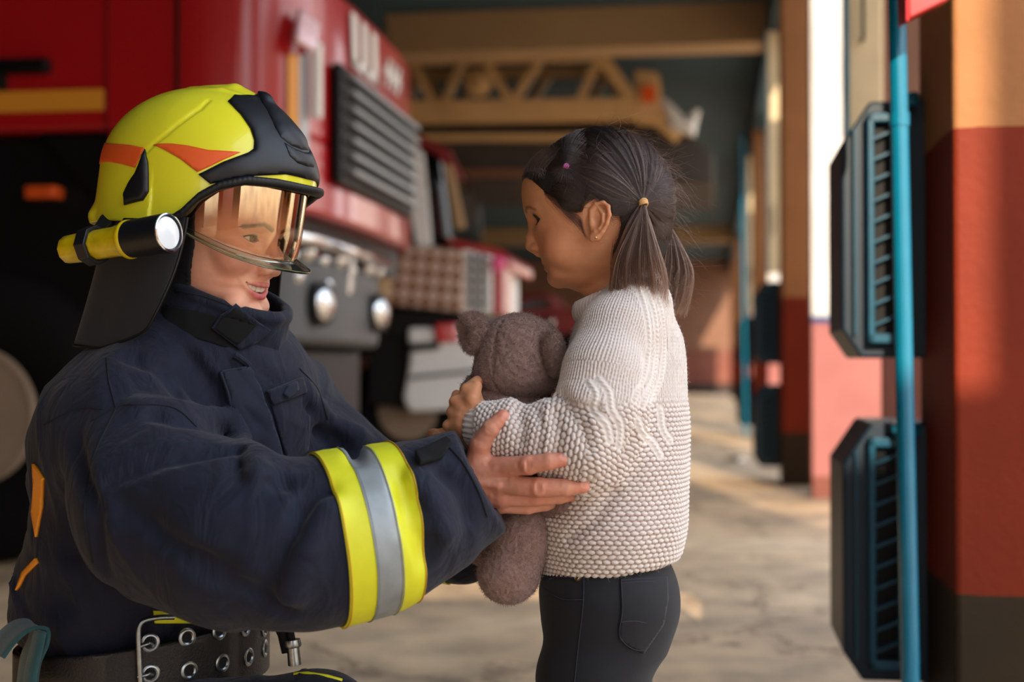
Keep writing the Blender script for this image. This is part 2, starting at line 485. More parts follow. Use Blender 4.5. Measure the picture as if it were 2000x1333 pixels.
# ---- floor: worn concrete
m, nt, N, L, b = nm('worn_concrete'); M_floor = m
tc = N.new('ShaderNodeTexCoord')
n1 = N.new('ShaderNodeTexNoise'); n1.inputs['Scale'].default_value = .9; n1.inputs['Detail'].default_value = 8; n1.inputs['Roughness'].default_value = .6
n2 = N.new('ShaderNodeTexNoise'); n2.inputs['Scale'].default_value = 5; n2.inputs['Detail'].default_value = 8; n2.inputs['Roughness'].default_value = .65
vr = N.new('ShaderNodeTexVoronoi'); vr.feature = 'DISTANCE_TO_EDGE'; vr.inputs['Scale'].default_value = .8
for n in (n1, n2): L.new(tc.outputs['Object'], n.inputs['Vector'])
nw = N.new('ShaderNodeVectorMath'); nw.operation = 'MULTIPLY_ADD'; L.new(n2.outputs['Color'], nw.inputs[0]); nw.inputs[1].default_value = (.5, .5, .5); L.new(tc.outputs['Object'], nw.inputs[2]); L.new(nw.outputs[0], vr.inputs['Vector'])
cr = N.new('ShaderNodeValToRGB'); e = cr.color_ramp.elements
e[0].position = .3; e[0].color = (*lin((148, 130, 110)), 1); e[1].position = .7; e[1].color = (*lin((228, 200, 164)), 1)
k = e.new(.5); k.color = (*lin((204, 174, 140)), 1)
L.new(n1.outputs['Fac'], cr.inputs[0])
cr2 = N.new('ShaderNodeValToRGB'); e = cr2.color_ramp.elements; e[0].position = .3; e[0].color = (.62, .62, .64, 1); e[1].position = .62; e[1].color = (1.08, 1.06, 1.02, 1); L.new(n2.outputs['Fac'], cr2.inputs[0])
cr3 = N.new('ShaderNodeValToRGB'); e = cr3.color_ramp.elements; e[0].position = .0; e[0].color = (.45, .42, .4, 1); e[1].position = .018; e[1].color = (1, 1, 1, 1); L.new(vr.outputs['Distance'], cr3.inputs[0])
m1 = N.new('ShaderNodeVectorMath'); m1.operation = 'MULTIPLY'; L.new(cr.outputs[0], m1.inputs[0]); L.new(cr2.outputs[0], m1.inputs[1])
m2 = N.new('ShaderNodeVectorMath'); m2.operation = 'MULTIPLY'; L.new(m1.outputs[0], m2.inputs[0]); L.new(cr3.outputs[0], m2.inputs[1])
L.new(m2.outputs[0], b.inputs['Base Color']); b.inputs['Roughness'].default_value = .62
bp = N.new('ShaderNodeBump'); bp.inputs['Strength'].default_value = .3; bp.inputs['Distance'].default_value = .01; L.new(n2.outputs['Fac'], bp.inputs['Height']); L.new(bp.outputs[0], b.inputs['Normal'])

# ================================================================= the hall
def S(name, mb, m, **k): return tag(mb.build(name, m, hall=True, **k), kind='structure')
S('floor', MB().bb(-16, 14, -16, 42, -.12, 0), M_floor)
S('wall_front', MB().bb(-14, -1.0, -6.2, -6, 0, 3.8), M_wallb)
S('ceiling', MB().bb(-14, .75, -6, 41, 3.8, 3.95), M_ceil)
S('wall_back', MB().bb(-14, .75, 40.6, 40.8, 0, 3.8), M_wallb)
S('wall_left', MB().bb(-14.2, -14, -6, 41, 0, 3.8), M_wallb)
SUN_BLOCK_H = 3.7  # height of the added low wall that trims the sun patch
k = 0
for ly in (11.9, 30.8):
    k += 1; S('trim_%d' % k, MB().bb(-13.9, .72, ly, ly + .4, 3.46, 3.8), M_beam)
# gate pillars with the wall stub behind each
for i, ly in enumerate((2.76, 9.36, 15.96, 22.56, 29.16, 35.76, -3.84)):
    p = MB().bb(.449, .80 if i else 1.0, ly, ly + .44, 0, 3.8)
    S('pillar' if i == 0 else 'pillar.%03d' % i, p, M_pillar, bevel=.01)
    if i == 6: S('wall_right_0', MB().bb(.58, 1.94, ly - .15, ly + .05, 0, 3.8), M_wallw); S('wall_right_9', MB().bb(1.97, 2.30, ly - .1, ly, 0, SUN_BLOCK_H), M_wallw); S('pillar.009', MB().bb(2.19, 3.2, ly - .1, ly + .05, 0, 8), M_pillar)  # unseen stub, low wall and post added to cut the sun to a strip
    if i < 5:
        S('wall_right' if i == 0 else 'wall_right_%d' % (i + 1), MB().bb(.58, 1.5, ly + 5.75, ly + 5.95, 0, 3.8), M_wallw)
S('trim_9', MB().bb(.45, .75, -6, 41, 3.4, 3.8), M_ceil)

# ---- door leaf pieces, louvred heaters and pipes at each gate
def hp(px, py, Y):
    w = PV(px, py, Y); return np.array([w @ E2, w @ E1, w[2]])
def prism_h(pxs, Y, d0, d1):
    """outline (photo px) standing across the hall at distance Y, from hall depth d0 to d1"""
    pts = [hp(a, b_, Y) for a, b_ in pxs]; ly = np.mean([p[1] for p in pts])
    pts = [np.array([p[0], ly + d0, p[2]]) for p in pts]
    return pts, (0, d1 - d0, 0)
YH = 3.2
def heater(name, z0, label):
    """louvred teal convector; local hall coords, base at z0, left flank chamfered"""
    c = H(.37, 3.2, z0)
    r = empty(name, c, label, 'heater', 'teal louvred heaters at the gates')
    h = .55
    ol = [(.275, z0 + .06), (.315, z0), (.47, z0), (.47, z0 + h), (.335, z0 + h), (.275, z0 + h - .09)]
    MB().prism([(x, 3.12, z) for x, z in ol], (0, .34, 0)).build('casing', M_tealdk, r, hall=True, bevel=.006)
    # louvre frame standing proud of the casing, slats slanting
    fr = MB()
    x0, x1 = .327, .40
    fr.bb(x0, x0 + .014, 3.085, 3.125, z0 + .03, z0 + h - .03); fr.bb(x1 - .014, x1, 3.085, 3.125, z0 + .03, z0 + h - .03)
    fr.bb(x0, x1, 3.085, 3.125, z0 + h - .05, z0 + h - .03); fr.bb(x0, x1, 3.085, 3.125, z0 + .03, z0 + .05)
    fr.build('louvre_frame', M_tealm, r, hall=True, bevel=.003)
    bk = MB().bb(x0 + .012, x1 - .012, 3.112, 3.122, z0 + .05, z0 + h - .05); bk.build('dark_core', M_black, r, hall=True)
    for k in range(10):
        z = z0 + .065 + k * .044
        MB().prism([(x0 + .012, 3.088, z), (x1 - .012, 3.088, z + .022), (x1 - .012, 3.088, z + .027), (x0 + .012, 3.088, z + .006)], (0, .022, 0)).build('slat', M_tealm, r, hall=True)
    MB().bb(.30, .304, 3.10, 3.12, z0 + .05, z0 + h - .06).build('edge_seam', M_tealm, r, hall=True)
    MB().tube([(.385, 3.12, z0 + h - .01), (.385, 3.06, z0 + h - .012), (.42, 3.03, z0 + h - .012)], .014, 10).build('pipe_elbow', M_teal, r, hall=True, smooth=True)
    return r
h_lo = heater('louvred_heater', .10, 'lower dark teal louvred heater by the near brown pillar')
h_up = heater('louvred_heater', .79, 'upper teal louvred heater with rusty lit louvres by the near brown pillar')
def pipe():
    r = empty('heating_pipe', H(.36, 2.70, 0), 'tall shiny teal pipe standing before the near pair of heaters', 'pipe', 'teal pipes at the gates')
    a, b_ = hp(1778, 1290, 2.64), hp(1752, 20, 2.64)
    top = a + (b_ - a) * 1.9; top[2] = 3.35; bot = a.copy(); bot[2] = 0.0
    MB().tube([bot, a, b_, top], .0168, 24).build('pipe', M_teal, r, hall=True, smooth=True)
    q = a + (b_ - a) * .83
    MB().tube([q - [0, 0, .012], q + [0, 0, .012]], .0192, 24).build('pipe_collar', M_teal, r, hall=True, smooth=True)
    return r
pp = pipe()
ld = empty('gate_leaf', H(.6, 4.65, 0), 'cream panelled gate leaf folded open above the near heaters', 'gate leaf', 'cream folded gate leaves')
def leafpart():
    MB().bb(.425, .535, 4.58, 4.66, 1.5, 3.38).build('panel', M_door_y, ld, hall=True, bevel=.01)
    MB().bb(.535, .78, 4.62, 4.68, 0, 3.38).build('backing_board', M_wallb, ld, hall=True)
    MB().bb(.416, .425, 4.57, 4.67, 1.5, 3.38).build('edge_strip', M_teal, ld, hall=True)
    MB().tube([(.47, 4.58, 1.80), (.47, 4.55, 1.80), (.47, 4.55, 2.0), (.47, 4.58, 2.0)], .006, 8).build('handle', M_black, ld, hall=True)
leafpart()
lab = [('dark teal louvred heater low beside the second pillar', 'dark teal louvred heater high beside the second pillar', 'thin dark teal pipe beside the second pillar', 'sunlit cream gate leaf beside the second pillar'),
       ('faraway blue heater low beside the third pillar', 'faraway blue heater high beside the third pillar', 'faraway thin pipe beside the third pillar', 'faraway cream gate leaf beside the third pillar')]
for i in range(2):
    for o, lb in zip((h_lo, h_up, pp, ld), lab[i]):
        if o is pp and i == 0: continue
        c = copy_tree(o); c.location = Vector(o.location) + Vector((E1 * 6.6 * (i + 1)).tolist()); c['label'] = lb
# red sign overhead by the near pillar
sg = empty('red_sign', PV(1800, 0, 2.5), 'red painted sign board high beside the near pillar', 'sign')
o = MB(); o.prism([PV(1771, -150, 2.5), PV(1774, 38, 2.5), PV(1856, -2, 2.5), PV(1856, -190, 2.5)], (0, .05, 0)); o.build('board', M_red, sg, bevel=.004)
o = MB(); o.prism([PV(1767, -150, 2.498), PV(1770, 41, 2.498), PV(1776, 40, 2.498), PV(1775, -150, 2.498)], (0, .054, 0)); o.build('rim', M_redlens, sg)

# ================================================================= near fire engine
T1 = H(-2.8, 6.4, 0)
tr = empty('fire_truck', T1, 'big red fire engine with grey grille and yellow stripe behind the kneeling person', 'fire engine')
def tp(mb, name, m, parent=tr, **k): return mb.build(name, m, parent, hall=True, **k)
plan = [(-7, 5.17), (-1.98, 5.17), (-1.80, 5.19), (-1.68, 5.26), (-1.60, 5.38), (-1.56, 5.55), (-1.535, 6.0), (-1.53, 6.42), (-1.535, 6.85), (-1.56, 7.25), (-1.62, 7.48), (-1.74, 7.62), (-1.95, 7.67), (-7, 7.67)]
body = MB().prism([(x, y, 1.68) for x, y in plan], (0, 0, .66))
low = [(max(x, -2.3) if x < -2.3 else x, y) for x, y in plan]
body.prism([(x, y, 1.38) for x, y in low], (0, 0, .31))
tp(body, 'cab_shell', M_red, smooth=True, bevel=.02, angle=50)
up = [(x - .06, y + (.04 if y < 6 else -.04)) for x, y in plan]
tp(MB().prism([(x, y, 2.34) for x, y in up], (-.25, 0, 1.0)), 'windshield', M_glassd, smooth=True)
tp(MB().prism([(x - .22, y, 3.34) for x, y in plan], (0, 0, .3)), 'cab_roof', M_red, smooth=True, bevel=.03)
tp(MB().bb(-2.3, -2.296, 5.163, 5.168, 1.4, 3.2), 'door_seam', M_black)
tp(MB().bb(-2.02, -2.008, 5.160, 5.172, 1.4, 2.34), 'door_seam', M_black)
tp(MB().bb(-7, -2.31, 5.155, 5.172, 1.755, 1.835), 'side_stripe', M_yellow)
dh = tp(MB().bb(-2.98, -2.52, 5.11, 5.17, 1.90, 1.955).bb(-3.3, -2.7, 5.12, 5.17, 1.84, 1.95), 'door_handle', M_black, bevel=.01)
# corner tapes and marker lamp (on the rounded corner)
def corner_tape(pxa, pxb, ya, yb, m, name, o=.004):
    mb = MB()
    f0, f1 = 5.19, 5.6
    def pt(px, py):
        lo, hi = 0, 0
        best = None
        for t in np.linspace(0, 1, 400):
            # walk the plan line from corner
            seg = plan[2:7]; L_ = len(seg) - 1; s = t * L_; i = min(int(s), L_ - 1); f = s - i
            x = seg[i][0] * (1 - f) + seg[i + 1][0] * f; y = seg[i][1] * (1 - f) + seg[i + 1][1] * f
            w = x * E2 + y * E1; q = 1000 + F * w[0] / w[1]
            if best is None or abs(q - px) < best[0]: best = (abs(q - px), x, y, w[1])
        return best[1] + o * 1.5, best[2] - o, CAMZ + (717 - py) / F * best[3]
    n = 4
    rows = [(pxa + (pxb - pxa) * i / n) for i in range(n + 1)]
    V = []
    for r_ in rows: V += [pt(r_, ya), pt(r_, yb)]
    mb.add(V, [(2 * i, 2 * i + 2, 2 * i + 3, 2 * i + 1) for i in range(n)])
    o_ = tp(mb, name, m); so = o_.modifiers.new('s', 'SOLIDIFY'); so.thickness = .004; return o_
corner_tape(557, 578, 105, 300, M_yellow, 'yellow_tape')
corner_tape(579, 598, 105, 312, M_silver, 'silver_tape')
tp(MB().prism([(-1.60, 5.27, 2.02), (-1.545, 5.36, 1.99), (-1.545, 5.42, 2.12), (-1.60, 5.33, 2.16)], (.03, -.03, 0)), 'marker_lamp', mat('clear_lamp_lens', (235, 200, 215), .2, coat=1), bevel=.012)
# grille
tp(MB().bb(-1.545, -1.50, 5.64, 7.06, 1.52, 2.02), 'grille_frame', M_black, bevel=.02)
for k in range(7):
    z = 1.575 + k * .065
    tp(MB().prism([(-1.508, 5.70, z), (-1.455, 5.70, z - .010), (-1.455, 5.70, z + .014), (-1.508, 5.70, z + .032)], (0, 1.30, 0)), 'grille_slat', M_slat, bevel=.003)
# white lettering strokes on the brow and the sill
def stroke(mb, y0, y1, z0, z1, sl=.02): mb.prism([(-1.527, y0, z0), (-1.527, y1, z0), (-1.527, y1 + sl, z1), (-1.527, y0 + sl, z1)], (.006, 0, 0))
w = MB()
for y in (5.92, 6.10, 6.28): stroke(w, y, y + .10, 2.06, 2.29, -.03)
stroke(w, 5.92, 6.38, 2.06, 2.10, 0)
tp(w, 'white_lettering', M_white)
w = MB()
for y in (6.55, 6.66, 6.77): stroke(w, y, y + .04, 2.10, 2.24, .05)
stroke(w, 6.52, 6.86, 2.15, 2.19, 0)
tp(w, 'white_emblem', M_white)
tp(MB().bb(-1.56, -1.525, 5.40, 5.46, 1.75, 2.05), 'side_flash', M_white, bevel=.01)
# bumper, lamps and steps under the cab
tp(MB().bb(-3.0, -1.66, 5.3, 7.4, 1.24, 1.38), 'underside', M_black)
tp(MB().prism([(-2.0, 5.25, .86), (-1.72, 5.30, .86), (-1.64, 5.42, .86), (-1.61, 6.0, .86), (-1.62, 6.8, .86), (-1.70, 6.95, .86), (-2.0, 7.0, .86)], (0, 0, .36)), 'bumper', M_grey, smooth=True, bevel=.03)
tp(MB().bb(-2.1, -1.72, 5.4, 6.85, .52, .86), 'lower_skirt', M_black, bevel=.03)
def hl(y, z, r=.075, name='headlight'):
    o_ = MB().lathe((-1.61, y, z), (1, -.25, 0), [(0, r * 1.25), (.03, r * 1.25), (.035, r), (.02, r * .8), (.03, 0.001)], 24)
    a = tp(o_, name + '_housing', M_black, smooth=True)
    b_ = MB().lathe((-1.578, y - .008, z), (1, -.25, 0), [(0, r * .95), (.012, r * .8), (.02, .001)], 24)
    b_ = b_.build(name, M_chrome, a, hall=True, smooth=True); b_.parent = a; b_.matrix_parent_inverse = Matrix.Identity(4)
    b_.matrix_parent_inverse = a.matrix_parent_inverse.copy()
    b_.matrix_parent_inverse = Matrix.Identity(4)
    return a
hl(5.70, 1.03); hl(6.7, 1.03)
for y, z, r in ((5.42, 1.21, .03), (5.62, 1.235, .04), (5.85, 1.22, .035), (6.1, 1.24, .045), (6.35, 1.21, .03), (6.65, 1.24, .04), (5.5, 1.13, .03), (6.9, 1.24, .03), (5.9, 1.12, .035), (6.3, 1.13, .03)):
    tp(MB().lathe((-1.66, y, z), (1, -.6, .2), [(0, r), (r, r * 1.1), (r * 1.5, r * .7), (r * 1.7, .002)], 16), 'auxiliary_lamp', M_chrome, smooth=True)
tp(MB().tube([(-1.66, 5.34, 1.29), (-1.58, 5.5, 1.28), (-1.58, 6.8, 1.28), (-1.66, 6.95, 1.28)], .03, 12), 'bumper_rail', M_chrome, smooth=True)
tp(MB().tube([(-1.60, 6.2, 1.27), (-1.62, 6.2, 1.1)], .02, 10), 'rail_bracket', M_chrome, smooth=True)
# wheel arch and wheel
ar = MB()
arc = [(-2.77 + 1.02 * math.cos(a), .6 + 1.07 * math.sin(a)) for a in np.linspace(0, math.pi, 17)]
ar.prism([(x, 5.25, z) for x, z in arc + [(-3.79, .35), (-1.75, .35)]], (0, .5, 0))
tp(ar, 'wheel_arch', M_black)
tp(MB().prism([(x, 5.20, z) for x, z in [(-2.35, 1.68), (-2.2, 1.55), (-2.05, 1.38), (-1.75, 1.38), (-1.72, .72), (-2.12, .72), (-2.16, 1.1), (-2.3, 1.38), (-2.5, 1.55), (-2.6, 1.68)]], (0, .1, 0)), 'fender', M_black, bevel=.02)
def wheel(lx, ly, name, parent, rt=.58, m=M_rim):
    wv = MB().lathe((lx, ly, rt), (0, 1, 0), [(0, rt * .45), (-.02, rt * .49), (-.03, rt * .72), (-.01, rt * .93), (.03, rt * .99), (.08, rt), (.28, rt), (.34, rt * .95), (.36, rt * .6)], 48)
    a = tp(wv, name, M_rubber, parent, smooth=True)
    rm = MB().lathe((lx, ly, rt), (0, 1, 0), [(-.035, rt * .47), (-.045, rt * .43), (-.02, rt * .41), (.05, rt * .38), (.07, rt * .30), (.03, rt * .24), (-.02, rt * .17), (-.03, rt * .12), (-.06, rt * .10), (-.06, .001)], 48)
    b_ = rm.build('rim', m, a, hall=True, smooth=True); b_.matrix_parent_inverse = Matrix.Identity(4)
    for k in range(8):
        th = k * math.pi / 4 + .2
        hv = MB().lathe((lx + rt * .35 * math.cos(th), ly + .035, rt + rt * .35 * math.sin(th)), (0, 1, 0), [(0, .035), (.02, .03)], 14)
        hv.build('rim_hole', M_black, a, hall=True)
wheel(-2.84, 5.2, 'wheel', tr); wheel(-5.9, 5.2, 'wheel', tr); wheel(-2.84, 7.2, 'wheel', tr); wheel(-5.9, 7.2, 'wheel', tr)
tp(MB().bb(-7, -4.2, 5.6, 7.2, .62, 1.69).bb(-4.3, -1.9, 5.7, 7.1, .62, 1.0), 'chassis', M_black)
tp(MB().bb(-7, -2.6, 5.25, 7.6, 2.34, 3.3), 'equipment_body', M_red, bevel=.03)
tp(MB().bb(-2.63, -2.50, 5.16, 5.24, 1.42, 1.47).bb(-2.62, -2.51, 5.15, 5.17, 1.43, 1.46), 'side_lamp', M_amber, bevel=.008)
# ================================================================= second engine further down the hall
m, nt, N, L, b = nm('brass_tread_plate'); M_tread = m
tc = N.new('ShaderNodeTexCoord'); mp = N.new('ShaderNodeMapping'); mp.inputs['Rotation'].default_value = (0, R(40), 0); L.new(tc.outputs['Object'], mp.inputs[0])
ck = N.new('ShaderNodeTexChecker'); ck.inputs['Scale'].default_value = 14; ck.inputs['Color1'].default_value = (*lin((196, 172, 158)), 1); ck.inputs['Color2'].default_value = (*lin((128, 92, 66)), 1)
L.new(mp.outputs[0], ck.inputs[0]); L.new(ck.outputs[0], b.inputs['Base Color']); b.inputs['Metallic'].default_value = .3; b.inputs['Roughness'].default_value = .4
t2 = empty('fire_truck', H(-2.4, 10.6, 0), 'second fire engine with tread plate flank and white bumper, deeper in the hall', 'fire engine')
def q(px, py, Y): return hp(px, py, Y)
def plate(pxs, Y, dep): 
    pts = [q(a, b_, Y) for a, b_ in pxs]; return MB().prism(pts, (0, dep, 0))
tp(plate([(722, 472), (905, 486), (905, 612), (765, 596), (728, 560)], 9.9, 1.6), 'tread_plate_box', M_tread, t2, bevel=.02)
tp(plate([(905, 486), (960, 500), (960, 610), (905, 612)], 9.95, 1.4), 'white_grille', M_white, t2, bevel=.02)
for k in range(5): tp(plate([(907, 503 + 21 * k), (957, 509 + 20 * k), (957, 513 + 20 * k), (907, 508 + 21 * k)], 9.93, .02), 'grille_bar', M_grey, t2)
for k in range(2): tp(plate([(922 + 17 * k, 494), (926 + 17 * k, 494), (926 + 17 * k, 610), (922 + 17 * k, 610)], 9.93, .02), 'grille_bar', M_grey, t2)
tp(plate([(600, 612), (905, 616), (905, 640), (930, 640), (930, 660), (600, 650)], 9.95, 1.8), 'chassis_beam', M_black, t2)
tp(plate([(722, 660), (795, 650), (795, 800), (722, 790)], 10.0, 1.8), 'wheel_well', M_black, t2)
tp(plate([(795, 640), (930, 640), (935, 780), (920, 800), (800, 806), (786, 780), (800, 700)], 9.9, .5), 'white_bumper', M_white, t2, bevel=.03)
tp(plate([(798, 672), (858, 668), (858, 682), (798, 688)], 9.88, .03), 'bumper_slot', M_black, t2)
tp(plate([(800, 735), (925, 722), (925, 728), (800, 742)], 9.88, .03), 'bumper_slot', M_grey, t2)
tp(plate([(848, 632), (892, 630), (895, 668), (850, 670)], 9.86, .1), 'red_lamp', M_redlens, t2, bevel=.02)
tp(plate([(808, 280), (826, 300), (842, 482), (815, 486), (800, 400)], 9.95, .05), 'white_pillar_strip', M_white, t2)
tp(plate([(868, 322), (882, 322), (908, 445), (892, 448)], 9.9, .05), 'mirror_arm', M_beam, t2)
tp(plate([(780, 270), (860, 300), (880, 470), (722, 472), (640, 380), (640, 280)], 10.2, 1.5), 'dark_cab', M_glassd, t2, bevel=.03)
tp(plate([(815, 262), (875, 290), (905, 350), (880, 345), (850, 300), (815, 285)], 10.1, .1), 'red_trim', M_red2, t2, bevel=.01)
tp(plate([(860, 474), (880, 466), (975, 486), (1000, 505), (998, 530), (905, 492)], 10.2, 1.2), 'red_hood', M_red, t2, bevel=.04)
tp(plate([(962, 520), (984, 520), (984, 616), (962, 616)], 10.0, .4), 'red_front_post', M_red, t2, bevel=.02)
tp(MB().lathe(q(973, 515, 9.9), (.2, -1, 0), [(0, .055), (.03, .05), (.06, .002)], 20), 'marker_lamp', mat('pink_lamp_lens', (240, 90, 150), .1, coat=1), t2, smooth=True)
for px, py, r in ((640, 455, .05), (690, 440, .045), (735, 600, .09), (610, 470, .06), (590, 520, .06), (655, 500, .05)):
    tp(MB().lathe(q(px, py, 9.4), (.2, -1, 0), [(0, r), (.04, r * .9), (.08, .003)], 20), 'round_lamp', M_chrome if r != .09 else M_redlens, t2, smooth=True)
tp(plate([(686, 500), (760, 500), (745, 600), (700, 590)], 9.6, .2), 'brown_bracket', M_beam, t2, bevel=.02)
wheel(-2.15, 9.95, 'wheel', t2, rt=.46)

# ================================================================= ladder truck with the beige boom
t3 = empty('ladder_truck', H(-2.5, 15.6, 0), 'ladder truck carrying a beige lattice boom, at the back of the hall', 'ladder truck')
Y3 = 13.3
def bar(mb, a, b_, w=.06, d=.08, dy=0):
    A, B = np.array(q(*a, Y3)) + [0, dy, 0], np.array(q(*b_, Y3)) + [0, dy, 0]; t = (B - A) / np.linalg.norm(B - A); n = np.array([-t[2], 0, t[0]]) * w
    mb.prism([A - n, B - n, B + n, A + n], (0, d, 0))
for dy in (0, .75):
    o = MB(); bar(o, (640, 118), (1180, 106), .055, dy=dy); bar(o, (1170, 106), (1232, 190), .06, dy=dy); tp(o, 'top_chord', M_boom, t3, bevel=.01)
    o = MB(); bar(o, (640, 222), (1240, 212), .11, dy=dy); tp(o, 'bottom_chord', M_boom, t3, bevel=.01)
    for a, b_ in (((1172, 105), (1130, 200)), ((1060, 105), (985, 225)), ((940, 105), (1010, 222)), ((905, 110), (858, 222)), ((800, 110), (855, 222)), ((790, 110), (740, 222)), ((680, 110), (735, 222))):
        o = MB(); bar(o, a, b_, .035, dy=dy); tp(o, 'lattice_bar', M_boom, t3)
o = MB(); bar(o, (1232, 180), (1330, 262), .10, .8); tp(o, 'boom_tip', M_boom, t3, bevel=.02)
tp(MB().prism([q(1240, 135, Y3), q(1285, 140, Y3), q(1300, 245, Y3), q(1238, 240, Y3)], (0, .5, 0)), 'tip_cage', M_boom, t3, bevel=.02)
tp(MB().prism([q(1254, 168, 13.2), q(1280, 168, 13.2), q(1280, 198, 13.2), q(1254, 198, 13.2)], (0, .05, 0)), 'orange_plate', M_amber, t3)
tp(MB().lathe(q(935, 165, 13.1), (0, -1, 0), [(0, .12), (.05, .12), (.06, .05), (.1, .001)], 16), 'work_lamp', M_boom, t3, smooth=True)
tp(MB().tube([q(1295, 195, Y3), q(1322, 240, Y3), q(1345, 252, Y3), q(1362, 215, Y3)], [.03, .09, .1, .03], 12), 'white_hose_loop', M_white, t3, smooth=True)
tp(MB().prism([q(640, 236, 13.4), q(1330, 250, 13.4), q(1395, 300, 13.4), q(1395, 360, 13.4), q(640, 350, 13.4)], (0, 2.2, 0)), 'deck', mat('dark_deck', (52, 44, 38), .6, var=.2), t3, bevel=.03)
tp(MB().prism([q(640, 262, 13.3), q(1240, 262, 13.3), q(1240, 274, 13.3), q(640, 274, 13.3)], (0, .1, 0)), 'deck_rail', M_boom, t3)
tp(MB().prism([q(820, 330, 13.35), q(1210, 330, 13.35), q(1210, 346, 13.35), q(820, 346, 13.35)], (0, .1, 0)), 'deck_rail', mat('brown_trim', (110, 70, 46), .6), t3)
tp(MB().prism([q(640, 350, 15.8), q(880, 350, 15.8), q(880, 700, 15.8), q(640, 700, 15.8)], (0, 2.2, 0)), 'cab', M_black, t3, bevel=.05)
wheel(-3.2, 15.7, 'wheel', t3, rt=.5); wheel(-2.0, 15.7, 'wheel', t3, rt=.5)
tp(MB().prism([q(640, 640, 15.4), q(1010, 640, 15.4), q(1010, 700, 15.4), q(640, 700, 15.4)], (0, 2.0, 0)), 'chassis', M_black, t3)
# dark service car parked at the far end
t4 = empty('car', H(1.1 - 2.2, 23, 0), 'dark small car parked at the far end of the hall', 'car')
tp(MB().prism([q(1000, 585, 22), q(1020, 575, 22), q(1070, 572, 22), q(1090, 600, 22), q(1140, 612, 22), q(1140, 690, 22), q(1000, 690, 22)], (0, 1.7, 0)), 'body', M_red2, t4, bevel=.05)
tp(MB().prism([q(1006, 592, 21.99), q(1066, 582, 21.99), q(1082, 602, 21.99), q(1006, 606, 21.99)], (0, .02, 0)), 'side_window', M_glassd, t4)
tp(MB().lathe(q(1072, 630, 21.95), (0, -1, 0), [(0, .09), (.04, .08), (.06, .002)], 16), 'headlight', M_chrome, t4, smooth=True)
w4 = MB()
for px in (1030, 1112):
    o = MB().lathe(q(px, 690, 21.95), (0, 1, 0), [(0, .25), (.02, .32), (.2, .32), (.22, .25)], 24); wv = tp(o, 'wheel', M_rubber, t4, smooth=True)
t4.location = Vector(t4.location)
# small metal cover on the floor
tag(MB().lathe(hp(1437, 903, 11.4) * [1, 1, 0] , (0, 0, 1), [(0, .10), (.03, .10), (.05, .05), (.05, .001)], 20).build('floor_lamp_cap', M_chrome, None, hall=True, smooth=True), 'small shiny metal cap lying on the floor by the second heaters', 'metal cap')
# ================================================================= street outside (seen in the visor)
def house(name, lx0, lx1, ly0, ly1, h, c, label, face):
    r = empty(name, H((lx0 + lx1) / 2, (ly0 + ly1) / 2, 0), label, 'building')
    MB().bb(lx0, lx1, ly0, ly1, 0, h).build('wall', mat(name + '_plaster', c, .8, var=.05), r, hall=True)
    MB().bb(lx0 - .3, lx1 + .3, ly0 - .3, ly1 + .3, h, h + .5).build('roof', M_red2, r, hall=True)
    fl = int(h // 3)
    for f in range(fl):
        for k in range(4):
            if face == 'x':
                y = ly0 + (k + .5) * (ly1 - ly0) / 4
                MB().bb(lx0 - .03, lx0 + .02, y - .5, y + .5, 1 + f * 3, 2.5 + f * 3).build('window', M_glassd, r, hall=True)
            else:
                x = lx0 + (k + .5) * (lx1 - lx0) / 4
                MB().bb(x - .5, x + .5, ly1 - .02, ly1 + .03, 1 + f * 3, 2.5 + f * 3).build('window', M_glassd, r, hall=True)
house('townhouse', 26, 34, -12, 2, 9, (222, 176, 120), 'ochre townhouse with red roof across the yard outside the gates', 'x')
house('townhouse', 28, 36, 6, 22, 7, (226, 196, 160), 'pale townhouse with red roof further along the yard outside', 'x')
house('townhouse', 2, 16, -34, -26, 8, (214, 200, 180), 'cream townhouse behind the photographer across the yard', 'y')
S('ground', MB().bb(-60, 80, -60, 80, -.3, -.13), mat('yard_ground', (150, 140, 128), .9))
# ================================================================= light
W = bpy.data.worlds.new('world'); SC.world = W; W.use_nodes = True
N = W.node_tree.nodes; L = W.node_tree.links; bg = N['Background']
tc = N.new('ShaderNodeTexCoord'); sp_ = N.new('ShaderNodeSeparateXYZ'); L.new(tc.outputs['Generated'], sp_.inputs[0])
cr = N.new('ShaderNodeValToRGB'); e = cr.color_ramp.elements
e[0].position = 0; e[0].color = (1, .96, .9, 1); e[1].position = .7; e[1].color = (.62, .78, 1, 1); k = e.new(.25); k.color = (.85, .92, 1, 1)
n = N.new('ShaderNodeTexNoise'); n.inputs['Scale'].default_value = 2.5; n.inputs['Detail'].default_value = 6; L.new(tc.outputs['Generated'], n.inputs['Vector'])
c2 = N.new('ShaderNodeValToRGB'); c2.color_ramp.elements[0].position = .45; c2.color_ramp.elements[1].position = .65; L.new(n.outputs['Fac'], c2.inputs[0])
mx = N.new('ShaderNodeMix'); mx.data_type = 'RGBA'; L.new(c2.outputs[0], mx.inputs['Factor']); L.new(sp_.outputs[2], cr.inputs[0]); L.new(cr.outputs[0], mx.inputs['A']); mx.inputs['B'].default_value = (1, .99, .97, 1)
L.new(mx.outputs['Result'], bg.inputs[0]); bg.inputs[1].default_value = 2.9
sun = bpy.data.lights.new('sun', 'SUN'); so = bpy.data.objects.new('sun', sun); COL.objects.link(so)
sun.energy = 6; sun.angle = R(.5); sun.color = (1, .82, .6)
sd = H(-.25, 1, 0) + np.array([0, 0, -.45])   # travel direction
so.rotation_euler = Vector(sd.tolist()).to_track_quat('-Z', 'Y').to_euler()
